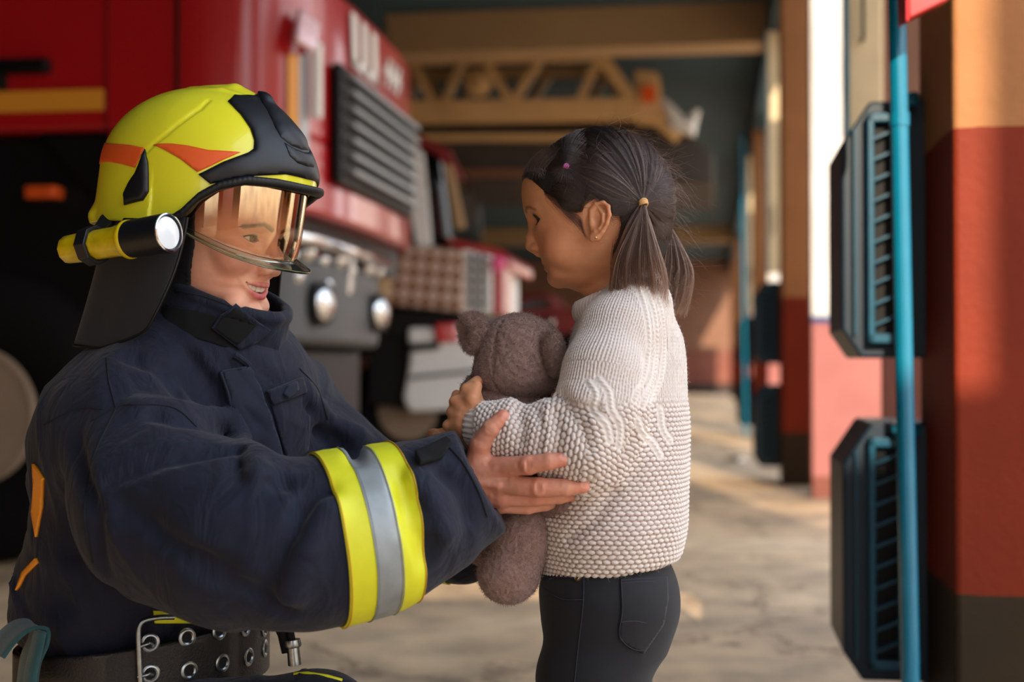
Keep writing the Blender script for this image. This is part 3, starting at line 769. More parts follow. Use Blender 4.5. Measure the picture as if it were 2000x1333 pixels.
SC.view_settings.view_transform = 'Standard'; SC.view_settings.look = 'None'; SC.view_settings.gamma = 1; SC.view_settings.use_curve_mapping = False
SC.view_settings.exposure = 0.1
SC.cycles.use_denoising = True
SC.cycles.max_bounces = 8; SC.cycles.transparent_max_bounces = 16
# ================================================================= heads (millimetres: f forward, s sideways to the viewer's side, u up)
def superloft(p, tab):
    u = p[:, 2]; U = tab['u'][::-1]
    Fr = np.interp(u, U, tab['F'][::-1]).astype(np.float32); Wd = np.interp(u, U, tab['W'][::-1]).astype(np.float32)
    c, B = tab['c'], tab['B']; e = tab.get('e', 2.3)
    x = p[:, 0] - c; a = np.where(x > 0, Fr - c, c - B)
    r = (np.abs(x / a) ** e + np.abs(p[:, 1] / Wd) ** e) ** (1 / e)
    return (r - 1) * np.minimum(a, Wd) * .9
def ear_sdf(p, c, k, tilt=.25, flare=.35):
    """ear in its own plane: a forward, b up, n outward"""
    s = np.sign(c[1]); q = p - np.array(c, np.float32)
    ct, st = math.cos(tilt), math.sin(tilt)
    a0 = q[:, 0]; n0 = q[:, 1] * s; cf, sf = math.cos(flare), math.sin(flare)
    a1 = a0 * cf - n0 * sf; n = a0 * sf + n0 * cf      # rear edge stands out
    a = (a1 * ct - q[:, 2] * st) / k; b = (a1 * st + q[:, 2] * ct) / k; n = n / k
    w = np.stack([a, n, b], 1).astype(np.float32)
    rim = [(9, 0, 3), (10, 0, 14), (5, 1, 23), (-4, 2, 26), (-11, 2.5, 21), (-14, 3, 10), (-12.5, 3, -2), (-8, 2, -13), (-2, 1, -21), (4, 0, -24)]
    helix = chain(w, rim, [2.2, 2.4, 2.5, 2.5, 2.5, 2.4, 2.3, 2.4, 3.5, 3.6], 2)
    plate = ell(w, (-1, -1, 1), (11, 2.6, 23)); 
    d = smin(helix, plate, 4)
    d = smin(d, chain(w, [(0, 1, 17), (-6, 2, 10), (-6.5, 2.2, 0), (-3, 1.5, -9), (2, 1, -12)], [1.8, 2.1, 2.2, 2.2, 2], 2), 2)
    d = smax(d, -ell(w, (1.5, 4.5, -1), (6.5, 5.2, 9)), 2)
    d = smax(d, -ell(w, (-2, 5, 19), (6, 3.5, 4)), 2)
    d = smin(d, ell(w, (7.5, 1, -3), (3, 2.5, 4.5)), 2.5)
    d = smin(d, ell(w, (1, 0, -20), (6, 2.8, 6)), 3)
    return d * k * .9
def almond(p, c, w, hu, hl, tilt=0):
    """eye opening as a prism along f: <0 inside"""
    s = (p[:, 1] - c[1]) * np.sign(c[1]); u = p[:, 2] - c[2] - tilt * s
    x = np.clip(s / w, -1.2, 1.2)
    up = hu * (1 - x ** 2) * (1 - .15 * x); lo = -hl * (1 - np.abs(x) ** 2.4)
    return np.maximum(u - up, lo - u)
def eyeball(c, r, gaze, iris_col, r_i, parent, to_world, name='eye', pup=.42):
    """sphere with painted iris; gaze = unit vector in head coords"""
    n, m = 48, 32; V = []; C = []
    g = np.array(gaze, float); g /= np.linalg.norm(g)
    a = np.cross(g, [0, 0, 1.]); a /= np.linalg.norm(a); b = np.cross(a, g)
    ths = np.concatenate([np.linspace(0, .62, 22), np.linspace(.68, math.pi, 14)])
    for th in ths:
        bulge = 1 + .055 * np.clip(1 - (th / (r_i / r * 1.05)) ** 2, 0, 1)
        for k in range(n):
            ph = 2 * math.pi * k / n
            V.append(np.array(c) + r * bulge * (math.cos(th) * g + math.sin(th) * (math.cos(ph) * a + math.sin(ph) * b)))
            rr = r * math.sin(th) if th < 1.5 else 99
            if rr < r_i * pup: C.append((.004, .003, .003))
            elif rr < r_i * .9:
                j = .75 + .35 * math.sin(ph * 17) * math.sin(ph * 7 + 1); C.append(tuple(x * j for x in iris_col))
            elif rr < r_i: C.append(tuple(x * .25 for x in iris_col))
            else: C.append((.62, .56, .53))
    Fc = np.array([(i * n + k, i * n + (k + 1) % n, (i + 1) * n + (k + 1) % n, (i + 1) * n + k) for i in range(len(ths) - 1) for k in range(n)])
    return mesh(name, to_world(np.array(V)), Fc, M_eye, parent, cols=np.array(C))
M_eye = mat('eye', (1., 1, 1), .06, attr=True, coat=1)
def skin_mat(name):
    m = mat(name, (1., 1, 1), .46, attr=True, sss=.010, bump=.12, bscale=900, bdist=.0006, spec=.45)
    b = m.node_tree.nodes['Principled BSDF']; b.subsurface_method = 'RANDOM_WALK'
    b.inputs['Subsurface Weight'].default_value = .45
    return m
M_skin = skin_mat('skin')
M_lash = mat('lash', (18, 12, 10), .6)
M_tooth = mat('tooth', (226, 212, 194), .25, coat=.2)
def pd2(p, pts):
    q = p.copy(); q[:, 0] = 0; return polydist(q, [(0, b, c) for a, b, c in pts])
def mirr(pts): return [(a, -b, c) for a, b, c in pts]
def line2(mid):   # half line from the middle out -> full symmetric line
    return [(a, -b, c) for a, b, c in mid[:0:-1]] + list(mid)

# ----------------------------------------------------------------- the girl's head
GO = PV(1165, 440, 1.74); GS = .0006266
def g2w(q):
    q = np.asarray(q, float) * .001
    return np.stack([GO[0] - q[..., 0], GO[1] - q[..., 1], GO[2] + q[..., 2]], -1)
def w2g(p): return (np.stack([GO[0] - p[:, 0], GO[1] - p[:, 1], p[:, 2] - GO[2]], 1) * 1000).astype(np.float32)
gt = dict(u=[70, 60, 51, 39, 23, 15, 3, -10, -22, -34, -44, -52, -59, -66, -72, -78],
          F=[80, 86, 88.5, 88, 84.5, 82, 75.5, 73.5, 73, 71, 66.5, 62.5, 58.5, 58.5, 56, 48],
          W=[62, 65, 66, 66, 64.5, 63.5, 62, 60.5, 58.5, 55, 50, 45, 39, 32, 25, 14], c=5, B=-60)
G_up = [(63.5, 0, -46), (63.2, 3, -45), (60.5, 9, -46), (56, 14, -47.4), (50.5, 19, -47.8)]
G_lo = [(60.5, 0, -53.2), (59, 6, -53), (55.5, 12, -51.2), (50.5, 18.5, -48.2)]
G_eye = (60.5, 27, 3.5)
def girl_head(p):
    a = np.abs(p[:, 1]); m = p.copy(); m[:, 1] = a
    d = superloft(m, gt)
    d = smax(d, (-(p[:, 2] + 77) - (p[:, 0] - 50) * -.22 * (p[:, 0] < 50)) * .9, 14)   # jaw line rising to the ear
    d = smax(d, p[:, 2] - 66, 20)
    d = smin(d, ell(p, (2, 0, 32), (86, 70, 80)), 14)
    d = smin(d, ell(m, (42, 33, -30), (22, 18, 23)), 12)
    d = smin(d, ell(m, (48, 17, -56), (10, 10, 9)), 9)
    d = smin(d, sph(p, (47, 0, -65.5), 11.5), 7)
    d = smin(d, cap(p, (-12, 0, -48), (-26, 0, -125), 33, 32), 6)
    d = smin(d, ell(m, (70, 24, 17), (12, 17, 6)), 8)
    d = smax(d, -ell(m, (83, 23, 3), (11, 13, 8.5)), 9)
    d = smin(d, chain(p, [(76, 0, 9), (76.5, 0, -4), (79.5, 0, -16), (80.3, 0, -25)], [4.6, 5.2, 6.2, 7.2], 5), 6)
    d = smin(d, ell(m, (74.5, 7.8, -28.5), (7, 5.2, 5.2)), 3.5)
    d = smin(d, cap(p, (79, 0, -30), (71, 0, -36), 3.4), 3)
    d = smax(d, -cap(m, (79.5, 5, -34), (76, 6, -29), 2.1), 1.6)
    # lids
    lid = sph(m, G_eye, 13.0)
    d = smin(d, lid, 5)
    al = almond(m, (0, G_eye[1] + 0.5, G_eye[2] - .2), 12, 5.6, 4.8, .04)
    d = smax(d, -smax(al, 60 - p[:, 0], 1), 1.2)
    d = smin(d, chain(m, [(70, 16.5, 6.5), (72.6, 23, 10.6), (72, 30, 10.6), (67, 37, 6)], [1, 1.4, 1.4, 1], 1), 2.2)
    d = smin(d, chain(m, [(70, 18, -2.5), (71.5, 25, -4), (70, 32, -3.6), (66, 38, -.5)], [.8, 1.3, 1.3, .8], 1), 3)
    # mouth
    d = smax(d, -chain(m, [(68, 0, -49.6), (64, 8, -49.6), (57, 14, -49), (50, 21, -47)], [1.9, 1.8, 1.8, 1.2], 1), 1.2)
    d = smin(d, chain(m, G_up, [3.3, 3.3, 3, 2.2, 1.1], 2), 2.2)
    d = smin(d, chain(m, G_lo, [3.9, 3.6, 3, 1.1], 2), 2.5)
    d = smin(d, ear_sdf(m * np.array([.9, 1, 1], np.float32), (2.5, 72.0, -3), .88, -.12, .30), 2.2)
    return d
def girl_w(p): return girl_head(w2g(p)) * .001
def head_cols(q, base, lip, lips, blush, blc, brow=None, browc=None, brw=3.5):
    m = q.copy(); m[:, 1] = np.abs(m[:, 1])
    c = np.tile(np.array(base, np.float32), (len(q), 1))
    n = fbm(q, .12, 3)[:, None]
    c = c * (1 + .05 * n)
    b = np.exp(-np.sum((m - np.array(blc, np.float32)) ** 2, 1) / (2 * 15 ** 2))[:, None]
    c = c * (1 - .55 * b) + np.array(blush, np.float32) * .55 * b
    for pts, w in lips:
        k = np.clip(-chain(m, pts, w, 1) / 1.2 + .5, 0, 1)[:, None]; c = c * (1 - k) + np.array(lip, np.float32) * k
    return c, m
# ----------------------------------------------------------------- the firefighter's head
def frame(psi, pit):
    fw = np.array([math.cos(psi) * math.cos(pit), -math.sin(psi) * math.cos(pit), -math.sin(pit)])
    sd_ = np.array([-math.sin(psi), -math.cos(psi), 0.])
    up_ = -np.cross(sd_, fw)
    if up_[2] < 0: up_ = -up_
    return np.stack([fw, sd_, up_], 0)      # rows: local axes in the world
HR = frame(R(22), R(5)); HO = PV(517, 470, 1.72) - HR.T @ np.array([.078, 0, 0])
def h2w(q): return np.asarray(q, float) * .001 @ HR + HO
def hl_(p): return (((p - HO.astype(np.float32)) @ HR.T.astype(np.float32)) * 1000).astype(np.float32)
WK = .94
WR = frame(R(21), R(10)); fw = WR[0]
WO = PV(517, 470, 1.715) - WR.T @ np.array([.078, 0, 0]) * WK
def w2w(q): return np.asarray(q, float) * .001 * WK @ WR + WO
def wl(p): return (((p - WO.astype(np.float32)) @ WR.T.astype(np.float32)) * 1000 / WK).astype(np.float32)
wt = dict(u=[75, 60, 45, 30, 18, 5, -15, -30, -50, -60, -66, -73, -82, -92, -102, -110],
          F=[78, 86, 90, 92, 92, 87, 85, 85, 84.5, 84, 82, 81.5, 79, 83, 81, 70],
          W=[62, 66, 68, 69, 69, 68.5, 67, 65, 59, 55, 52, 48.5, 43, 35, 27, 16], c=5, B=-60)
def warp(p):   # smiling mouth: corners lifted
    q = p.copy(); q[:, 2] = q[:, 2] - .011 * np.minimum(q[:, 1] ** 2, 1200); return q
W_up = [(87.5, 0, -57.8), (87.3, 4, -56.8), (84.5, 12, -57), (78.5, 22, -55.5), (69.5, 32, -50.5)]
W_lo = [(83.5, 0, -72.5), (82.3, 9, -71.5), (78.5, 19, -66.3), (73.5, 27, -58.5), (69.5, 32.5, -51.5)]
W_eye = (66.5, 31, 0)
WA = (0, W_eye[1] + .5, W_eye[2] - .3, 14, 4.7, 3.9, .09)
def walm(m): return almond(m, WA[:3], *WA[3:])
def woman_head(p):
    m = p.copy(); m[:, 1] = np.abs(m[:, 1]); 
    d = superloft(m, wt)
    d = smax(d, (-(p[:, 2] + 108) - (p[:, 0] - 75) * -.40 * (p[:, 0] < 75)) * .9, 12)
    d = smax(d, p[:, 2] - 70, 20)
    d = smin(d, ell(p, (0, 0, 30), (92, 73, 84)), 14)
    d = smin(d, ell(m, (62, 43, -30), (20, 19, 16)), 12)      # lifted cheeks
    d = smin(d, ell(m, (56, 50, -18), (20, 16, 11)), 12)
    d = smin(d, ell(m, (66, 30, -86), (14, 14, 12)), 12)
    d = smin(d, sph(p, (78, 0, -97), 12), 9)
    d = smin(d, cap(p, (-15, 0, -60), (-40, 0, -150), 50, 50), 10)
    d = smin(d, ell(m, (80, 27, 19), (12, 20, 7)), 8)
    d = smax(d, -ell(m, (90, 28, -1), (13, 14, 10)), 9)
    # nasolabial fold
    d = smax(d, -chain(m, [(90, 20, -42), (82, 31, -47), (73, 39, -56), (70, 41, -66)], [1.4, 2.2, 2.2, .8], 2), 6)
    d = smin(d, chain(p, [(83, 0, 10), (88, 0, -6), (94, 0, -20), (98.5, 0, -32)], [6, 6.2, 7.6, 9], 6), 10)
    d = smin(d, ell(m, (91, 11.5, -37.5), (10, 7, 7)), 7)
    d = smin(d, cap(p, (98, 0, -38), (86, 0, -46), 4.5), 5)
    d = smax(d, -cap(m, (97, 6.5, -46.5), (93, 8, -40), 2.6), 2.5)
    d = smax(d, -chain(m, [(84, 19.5, -34), (86, 20.5, -40), (85, 18, -45)], [.8, 1.0, .6], 1), 4)
    lid = sph(m, W_eye, 13.2)
    d = smin(d, lid, 5)
    d = smax(d, -smax(walm(m), 62 - p[:, 0], 1), 1.0)
    d = smin(d, chain(m, [(77, 16.5, 3), (79.5, 24, 8), (78.5, 34, 8.5), (73, 43, 3.5)], [1, 1.5, 1.6, 1], 1), 2.2)
    d = smin(d, chain(m, [(76, 19, -5), (77.2, 27, -7.2), (76, 36, -6.8), (71, 44, -2.5)], [1, 1.6, 1.7, 1], 1), 3)
    # open smiling mouth
    q = warp(m)
    op = ell(q, (79, 0, -65.5), (22, 28.3, 6.2))
    d = smax(d, -op, 2)
    d = smin(d, chain(m, W_up, [2.7, 2.9, 2.7, 2.2, 1.1], 2), 3)
    d = smin(d, chain(m, W_lo, [4.0, 3.9, 3.3, 2.1, 1.0], 2), 4)
    return d
def woman_w(p): return woman_head(wl(p)) * .001 * WK
def teeth(p):
    d = None
    # upper arch
    for k, (s, w, hgt) in enumerate([(4.1, 4.05, 8.2), (11.4, 3.2, 7.4), (17.6, 3.1, 7.4), (23, 2.8, 6.2), (27, 2.4, 5)]):
        for sg in (-1, 1):
            x = 80.5 - .0135 * s * s; ang = math.atan(2 * .0135 * s) * sg
            u = -62.5 + .008 * s * s
            c, sn = math.cos(ang), math.sin(ang)
            q = p - np.array([x, s * sg, u], np.float32)
            a = q[:, 0] * c + q[:, 1] * sn; b = -q[:, 0] * sn + q[:, 1] * c
            e = box_sdf(np.stack([a, b, q[:, 2]], 1), (0, 0, 0), (2.4, w, hgt * .58), r=1.3)
            d = e if d is None else np.minimum(d, e)
    return d
woman = empty('person', P(330, 2000, 1.75), 'kneeling firefighter in dark navy turnout coat, smiling and reaching out to a child', 'person')
V, Q = poly(woman_w, np.array([WO[0] - .16, WO[1] - .16, WO[2] - .155]), np.array([WO[0] + .16, WO[1] + .16, WO[2] + .12]), .0013)
q = wl(V)
C, mq = head_cols(q, lin((234, 172, 148)), lin((198, 98, 104)), [(W_up, [3.2, 3.4, 3.2, 2.5, .7]), (W_lo, [4.8, 4.6, 3.9, 2.4, .6])], lin((228, 140, 122)), (68, 44, -28))
lipm = np.minimum(polydist(mq, W_up) - 3.1, polydist(mq, W_lo) - 4.4)
ins = (ell(warp(mq), (79, 0, -65.5), (23, 29, 7)) < 0) & (mq[:, 0] < 79.5) & (lipm > 0)
C[ins] = lin((90, 30, 30))
br = [(89, 11, 14), (88.5, 20, 17.5), (84, 31, 20), (77, 41, 18), (70, 48, 13.5)]
k = (np.clip((4.3 - pd2(mq, br)) / 2.6, 0, 1) * (mq[:, 0] > 50))[:, None] * .8; C = C * (1 - k) + np.array(lin((92, 58, 46))) * k
k = np.clip((.5 - np.abs(walm(mq))) / .8 + .5, 0, 1) * (mq[:, 0] > 64) * (np.abs(mq[:, 1] - 31) < 17); k = k[:, None] * .7
C = C * (1 - k) + np.array(lin((74, 44, 38))) * k
WB = [(V, Q, C)]
tv, tq = poly(lambda p: teeth(wl(p)) * .001, w2w((84, 0, -66)) - .036, w2w((84, 0, -66)) + .036, .0006)
# ================================================================= helmet (same head frame, mm)
HC = np.array([-6., 0, 75]); HA_, HB_ = 138., 116.
RIMF = [-160, -100, 0, 22, 35, 52, 72, 95, 115, 160]; RIMU = [2, 6, 8, 12, 22, 42, 57, 66, 67, 62]
def rimu(f): return np.interp(f, RIMF, RIMU)
CREASE = None
def hel_out(p):
    q = p - HC.astype(np.float32)
    a = np.where(q[:, 0] > 0, HA_ - 4, HA_ + 3)
    rh = np.sqrt((q[:, 0] / a) ** 2 + (q[:, 1] / HB_) ** 2)
    low = np.clip(-q[:, 2], 0, 100)
    rh = rh * (1 - .0004 * low * (q[:, 0] < 0)) 
    z = np.clip(q[:, 2], 0, None) / 108
    fr = np.clip(q[:, 0] / 100, 0, 1); e = 2.05 - .33 * fr
    r = (rh ** e + z ** e) ** (1 / e)
    d = (r - 1) * 106
    # comb along the top and swelling over the brow
    d = smin(d, chain(p, [(58, 0, 168), (20, 0, 180), (-40, 0, 172), (-95, 0, 146), (-126, 0, 112)], [3, 7, 8, 7, 4], 6), 16)
    m = p.copy(); m[:, 1] = np.abs(m[:, 1])
    d = smin(d, chain(m, [(52, 16, 166), (20, 30, 172), (-30, 62, 153), (-52, 82, 128), (-52, 96, 100)], [2, 4.5, 4, 3, 1], 4), 9)
    d = smin(d, ell(m, (-116, 34, 14), (20, 44, 12)), 14)      # nape bulge
    if CREASE is not None: d = smax(d, -chain(m, CREASE, [1.6] * len(CREASE), 2), 3.5)
    return d
def helmet(p):
    o = hel_out(p); d = smax(o, -(o + 5), 1)
    return smax(d, rimu(p[:, 0]) - p[:, 2], 1.5)
def sd_dir(az, el):
    az, el = np.radians(az), np.radians(el); return np.stack([np.cos(el) * np.cos(az), np.cos(el) * np.sin(az), np.sin(el)], -1)
PC = np.array([-6., 0, 50])
def px_to_ang(pxs, f=hel_out):
    O = np.tile(np.array([0, 0, CAMZ]), (len(pxs), 1)); D = np.array([PV(a, b, 1.) for a, b in pxs]) - O; D /= np.linalg.norm(D, axis=1, keepdims=True)
    X, t = march(lambda p: f(hl_(p)) * .001, O, D, 1.2, 3.)
    q = hl_(X.astype(np.float32)) - PC; r = np.linalg.norm(q, axis=1)
    return [(math.degrees(math.atan2(a[1], a[0])), math.degrees(math.asin(a[2] / n)), tt < 2.9) for a, n, tt in zip(q, r, t)]
helm = empty('helmet', h2w((0, 0, 60)), 'bright yellow firefighter helmet with orange decals, black front plate and mirrored visor', 'helmet')
M_hy = mat('helmet_yellow', (232, 228, 48), .3, coat=.5, bump=.03, bscale=500)
M_hk = mat('helmet_black', (22, 24, 30), .42, spec=.5)
M_ho = mat('orange_decal', (232, 96, 40), .45)
M_trim = mat('rubber_trim', (16, 17, 20), .5)
def ang3(L_):
    return [PC + d * r for d, r in L_]
_c = px_to_ang([(408, 196), (392, 212), (355, 238), (325, 262), (300, 282), (286, 297)])
def surf(az, el):
    D_ = sd_dir(np.array([az]), np.array([el])); lo, hi = 20., 230.
    for _ in range(30):
        mid = (lo + hi) / 2
        if hel_out((PC + D_ * mid).astype(np.float32))[0] < 0: lo = mid
        else: hi = mid
    return tuple((PC + D_ * (lo + .6))[0])
CR = [surf(a, e) for a, e, k in _c]; CREASE = CR
v, q_ = poly(lambda p: helmet(hl_(p)) * .001, HO + [-.20, -.20, -.03], HO + [.20, .20, .22], .002)
mesh('shell', v, q_, M_hy, helm)
def ang_patch(name, angs, m, parent, up=.8, th=.5, step=2., bulge=None, f=hel_out):
    v2, T = tri2d(angs, step)
    Dr = sd_dir(v2[:, 0], v2[:, 1])
    lo = np.full(len(v2), 20.); hi = np.full(len(v2), 230.)
    for _ in range(30):
        mid = (lo + hi) / 2; d = f((PC + Dr * mid[:, None]).astype(np.float32)); lo = np.where(d < 0, mid, lo); hi = np.where(d < 0, hi, mid)
    X = PC + Dr * lo[:, None]; N, _ = grad(f, X.astype(np.float32), 1.)
    upv = up
    if bulge is not None:
        B = np.array(angs); dm = np.min(np.stack([np.linalg.norm((v2 - B[i]) - np.clip(((v2 - B[i]) @ (B[(i + 1) % len(B)] - B[i])) / max((B[(i + 1) % len(B)] - B[i]) @ (B[(i + 1) % len(B)] - B[i]), 1e-9), 0, 1)[:, None] * (B[(i + 1) % len(B)] - B[i]), axis=1) for i in range(len(B))]), 0)
        upv = (up + bulge[0] * (1 - np.exp(-dm / bulge[1])))[:, None]
    n = np.cross(X[T[:, 1]] - X[T[:, 0]], X[T[:, 2]] - X[T[:, 0]]); s = np.einsum('ij,ij->i', n, N[T[:, 0]]) < 0
    T = T.copy(); T[s] = T[s][:, ::-1]
    VV, Fc = thick(X, T, N, th, upv)
    return mesh(name, h2w(VV), Fc, m, parent)
zz = lambda L_: [(100 + a / 2.38, 140 + b / 2.38) for a, b in L_]
# orange triangle (both sides) and rear band
tri_ = px_to_ang(zz([(475, 340), (560, 335), (640, 345), (730, 365), (880, 375), (800, 410), (740, 440), (680, 467), (600, 405), (530, 365)]))
A_ = [(a, e) for a, e, k in tri_]; ang_patch('orange_decal', A_, M_ho, helm, .5, .4)
ang_patch('orange_decal', [(-a, e) for a, e in A_][::-1], M_ho, helm, .5, .4)
rb = px_to_ang(zz([(300, 336), (370, 342), (435, 355), (412, 400), (390, 447), (330, 430), (270, 420)]))
t_, b_ = rb[:3], rb[4:]
near = [(a, e) for a, e, k in rb[:5]]
band = near + [(a, e) for a, e, k in rb[5:]] + [(180, rb[-1][1] - 1), (180, rb[0][1] + 1)]
ang_patch('orange_band', band, M_ho, helm, .5, .4)
ang_patch('orange_band', [(-a, e) for a, e in band][::-1], M_ho, helm, .5, .4)
# side vents
vn = [(a, e) for a, e, k in px_to_ang(zz([(437, 360), (452, 420), (455, 470), (455, 560), (430, 600), (345, 622), (340, 570), (365, 515), (395, 470), (418, 410)]))]
ang_patch('side_vent', vn, M_hk, helm, 1.2, 1.0, bulge=(4.0, 1.2), step=1.2)
ang_patch('side_vent', [(-a, e) for a, e in vn][::-1], M_hk, helm, 1.2, 1.0, bulge=(4.0, 1.2), step=1.2)
# black front plate: near outline, closed over the midline
fp = [(a, e) for a, e, k in px_to_ang(zz([(850, 112), (822, 140), (880, 200), (925, 265), (943, 320), (940, 360), (915, 378), (800, 420), (685, 478), (740, 523), (850, 498), (950, 485), (1090, 478)]))]
fp = [(0, fp[0][1] + 1)] + fp
lowe = fp[-1]
fp += [(0, lowe[1] - .5)]
full = fp + [(-a, e) for a, e in fp[-2:0:-1]]
ang_patch('front_plate', full, M_hk, helm, 1.0, .8, bulge=(2.2, 1.5), step=1.6)
# crest block: raised central part of the plate
cb = [(0, 66), (6, 64), (11, 56), (14.5, 46), (16, 37), (15, 31), (9, 27), (0, 26)]
hel2 = lambda p: hel_out(p) - 3.0
ang_patch('front_crest', cb + [(-a, e) for a, e in cb[-2:0:-1]], M_hk, helm, .2, .8, bulge=(5.5, 3.5), step=1.2, f=hel2)
ang_patch('crest_badge', [(0, 24.5), (8, 25.5), (14, 28), (13, 21), (8, 17.8), (0, 17.2), (-8, 17.8), (-13, 21), (-14, 28), (-8, 25.5)], M_hk, helm, .3, .6, bulge=(1.6, 1.), step=1.2, f=hel2)
# rubber trim along the front edge, finely ribbed
mb = MB(); n = 260; prev = []
cs = [(-3.5, -8.5), (3.2, -8), (6.2, -4), (6.5, 2), (4.5, 5.5), (0, 6), (-3.5, 3)]
TH = np.linspace(-R(104), R(104), n)
for i, th in enumerate(TH):
    c = HC[:2] + np.array([(HA_ - 4 if math.cos(th) > 0 else HA_ + 3) * math.cos(th), HB_ * math.sin(th)])
    nrm = np.array([math.cos(th) / HA_, math.sin(th) / HB_]); nrm /= np.linalg.norm(nrm)
    u = rimu(c[0]); k = 1 + (.10 if i % 3 == 0 else 0)
    fl = 1 + 6 * max(0, math.cos(th)) ** 3
    for (a, b) in cs: prev.append((c[0] + nrm[0] * (a * k + fl * .5), c[1] + nrm[1] * (a * k + fl * .5), u + b * .75 - 1))
m_ = len(cs)
Fc = [(i * m_ + k, i * m_ + (k + 1) % m_, (i + 1) * m_ + (k + 1) % m_, (i + 1) * m_ + k) for i in range(n - 1) for k in range(m_)]
Fc += [tuple(range(m_)), tuple(range((n - 1) * m_, n * m_))[::-1]]
o = mesh('rim_trim', h2w(np.array(prev)), Fc, M_trim, helm)
# thin yellow lip above the trim is the shell itself.  Dark lining and brow band inside
def lining(p):
    o = hel_out(p); d = smax(o + 5.5, -(o + 16), 1)
    return smax(smax(d, rimu(p[:, 0]) + 1.5 - p[:, 2], 1.5), p[:, 2] - 90, 2)
v, q_ = poly(lambda p: lining(hl_(p)) * .001, HO + [-.18, -.18, -.03], HO + [.18, .18, .12], .004)
mesh('lining', v, q_, M_trim, helm)
# visor: curved mirrored sheet with a clear flared lower lip
m, nt, N, L, b = nm('mirrored_visor'); M_visor = m
nt.nodes.remove(b); out = N['Material Output']
tr_ = N.new('ShaderNodeBsdfTransparent'); gl = N.new('ShaderNodeBsdfGlossy'); gl.inputs['Roughness'].default_value = .015; gl.inputs['Color'].default_value = (1, .84, .62, 1)
tr_.inputs['Color'].default_value = (.93, .88, .80, 1)
lw = N.new('ShaderNodeLayerWeight'); lw.inputs['Blend'].default_value = .35
mr = N.new('ShaderNodeMapRange'); mr.inputs['To Min'].default_value = .03; mr.inputs['To Max'].default_value = .75
at = N.new('ShaderNodeAttribute'); at.attribute_name = 'coat'
ml = N.new('ShaderNodeMath'); ml.operation = 'MULTIPLY'; L.new(lw.outputs['Facing'], mr.inputs['Value']); 
ad = N.new('ShaderNodeMath'); ad.operation = 'ADD'; ad.use_clamp = True; L.new(mr.outputs[0], ad.inputs[0]); L.new(at.outputs['Fac'], ad.inputs[1])
ms = N.new('ShaderNodeMixShader'); L.new(ad.outputs[0], ms.inputs[0]); L.new(tr_.outputs[0], ms.inputs[1]); L.new(gl.outputs[0], ms.inputs[2]); L.new(ms.outputs[0], out.inputs[0])
m, nt, N, L, b = nm('clear_lip'); M_lip = m
nt.nodes.remove(b); out = N['Material Output']
tr_ = N.new('ShaderNodeBsdfTransparent'); gl = N.new('ShaderNodeBsdfGlossy'); gl.inputs['Roughness'].default_value = .14; tr_.inputs['Color'].default_value = (.86, .93, .86, 1)
lw = N.new('ShaderNodeLayerWeight'); lw.inputs['Blend'].default_value = .24
ms = N.new('ShaderNodeMixShader'); L.new(lw.outputs['Fresnel'], ms.inputs[0]); L.new(tr_.outputs[0], ms.inputs[1]); L.new(gl.outputs[0], ms.inputs[2]); L.new(ms.outputs[0], out.inputs[0])
VA, VB = 124., 102.
def vis_pt(th, u, off=0):
    nrm = np.array([math.cos(th) / VA, math.sin(th) / VB]); nrm /= np.linalg.norm(nrm)
    lean = (u - 40) * .06 - (max(0, 8 - u) / 30) ** 2 * 4
    return (HC[0] + (VA + lean) * math.cos(th) + nrm[0] * off, (VB + lean) * math.sin(th) + nrm[1] * off, u)
def vbot(th):
    f = HC[0] + VA * math.cos(th); return np.interp(f, [0, 40, 80, 105, 118], [16, 2, -14, -21, -23])
def vtop(th): return rimu(HC[0] + VA * math.cos(th)) + 6
nu, nv = 90, 24; T0 = R(84); V = []; K = []
for i in range(nu + 1):
    th = -T0 + 2 * T0 * i / nu; a, b_ = vtop(th), vbot(th)
    for j in range(nv + 1):
        t = j / nv; V.append(vis_pt(th, a + (b_ - a) * t)); K.append(.42 * np.clip(1.4 - 2.3 * t, 0, 1))
Fc = np.array([(i * (nv + 1) + j, (i + 1) * (nv + 1) + j, (i + 1) * (nv + 1) + j + 1, i * (nv + 1) + j + 1) for i in range(nu) for j in range(nv)])
o = mesh('visor', h2w(np.array(V)), Fc, M_visor, helm, attrs={'coat': np.array(K)})
so_ = o.modifiers.new('s', 'SOLIDIFY'); so_.thickness = .0015
V = []; nv = 8
for i in range(nu + 1):
    th = -T0 + 2 * T0 * i / nu; b_ = vbot(th); w_ = 1.0 + 25 * max(0, math.cos(th)) ** 1.1
    for j in range(nv + 1):
        t = j / nv; V.append(vis_pt(th, b_ - (3 + 9 * abs(math.cos(th))) * t ** .8, w_ * t ** 1.4))
Fc = np.array([(i * (nv + 1) + j, (i + 1) * (nv + 1) + j, (i + 1) * (nv + 1) + j + 1, i * (nv + 1) + j + 1) for i in range(nu) for j in range(nv)])
lip_o = mesh('visor_lip', h2w(np.array(V)), Fc, M_lip, helm); so_ = lip_o.modifiers.new('s', 'SOLIDIFY'); so_.thickness = .0025
M_edge = mat('visor_edge', (96, 110, 74), .15, coat=.5)
edge = [h2w(V[i * (nv + 1) + nv]) for i in range(nu + 1)]
MB().tube(edge, .0006, 8).build('lip_edge', M_edge, helm, smooth=True)
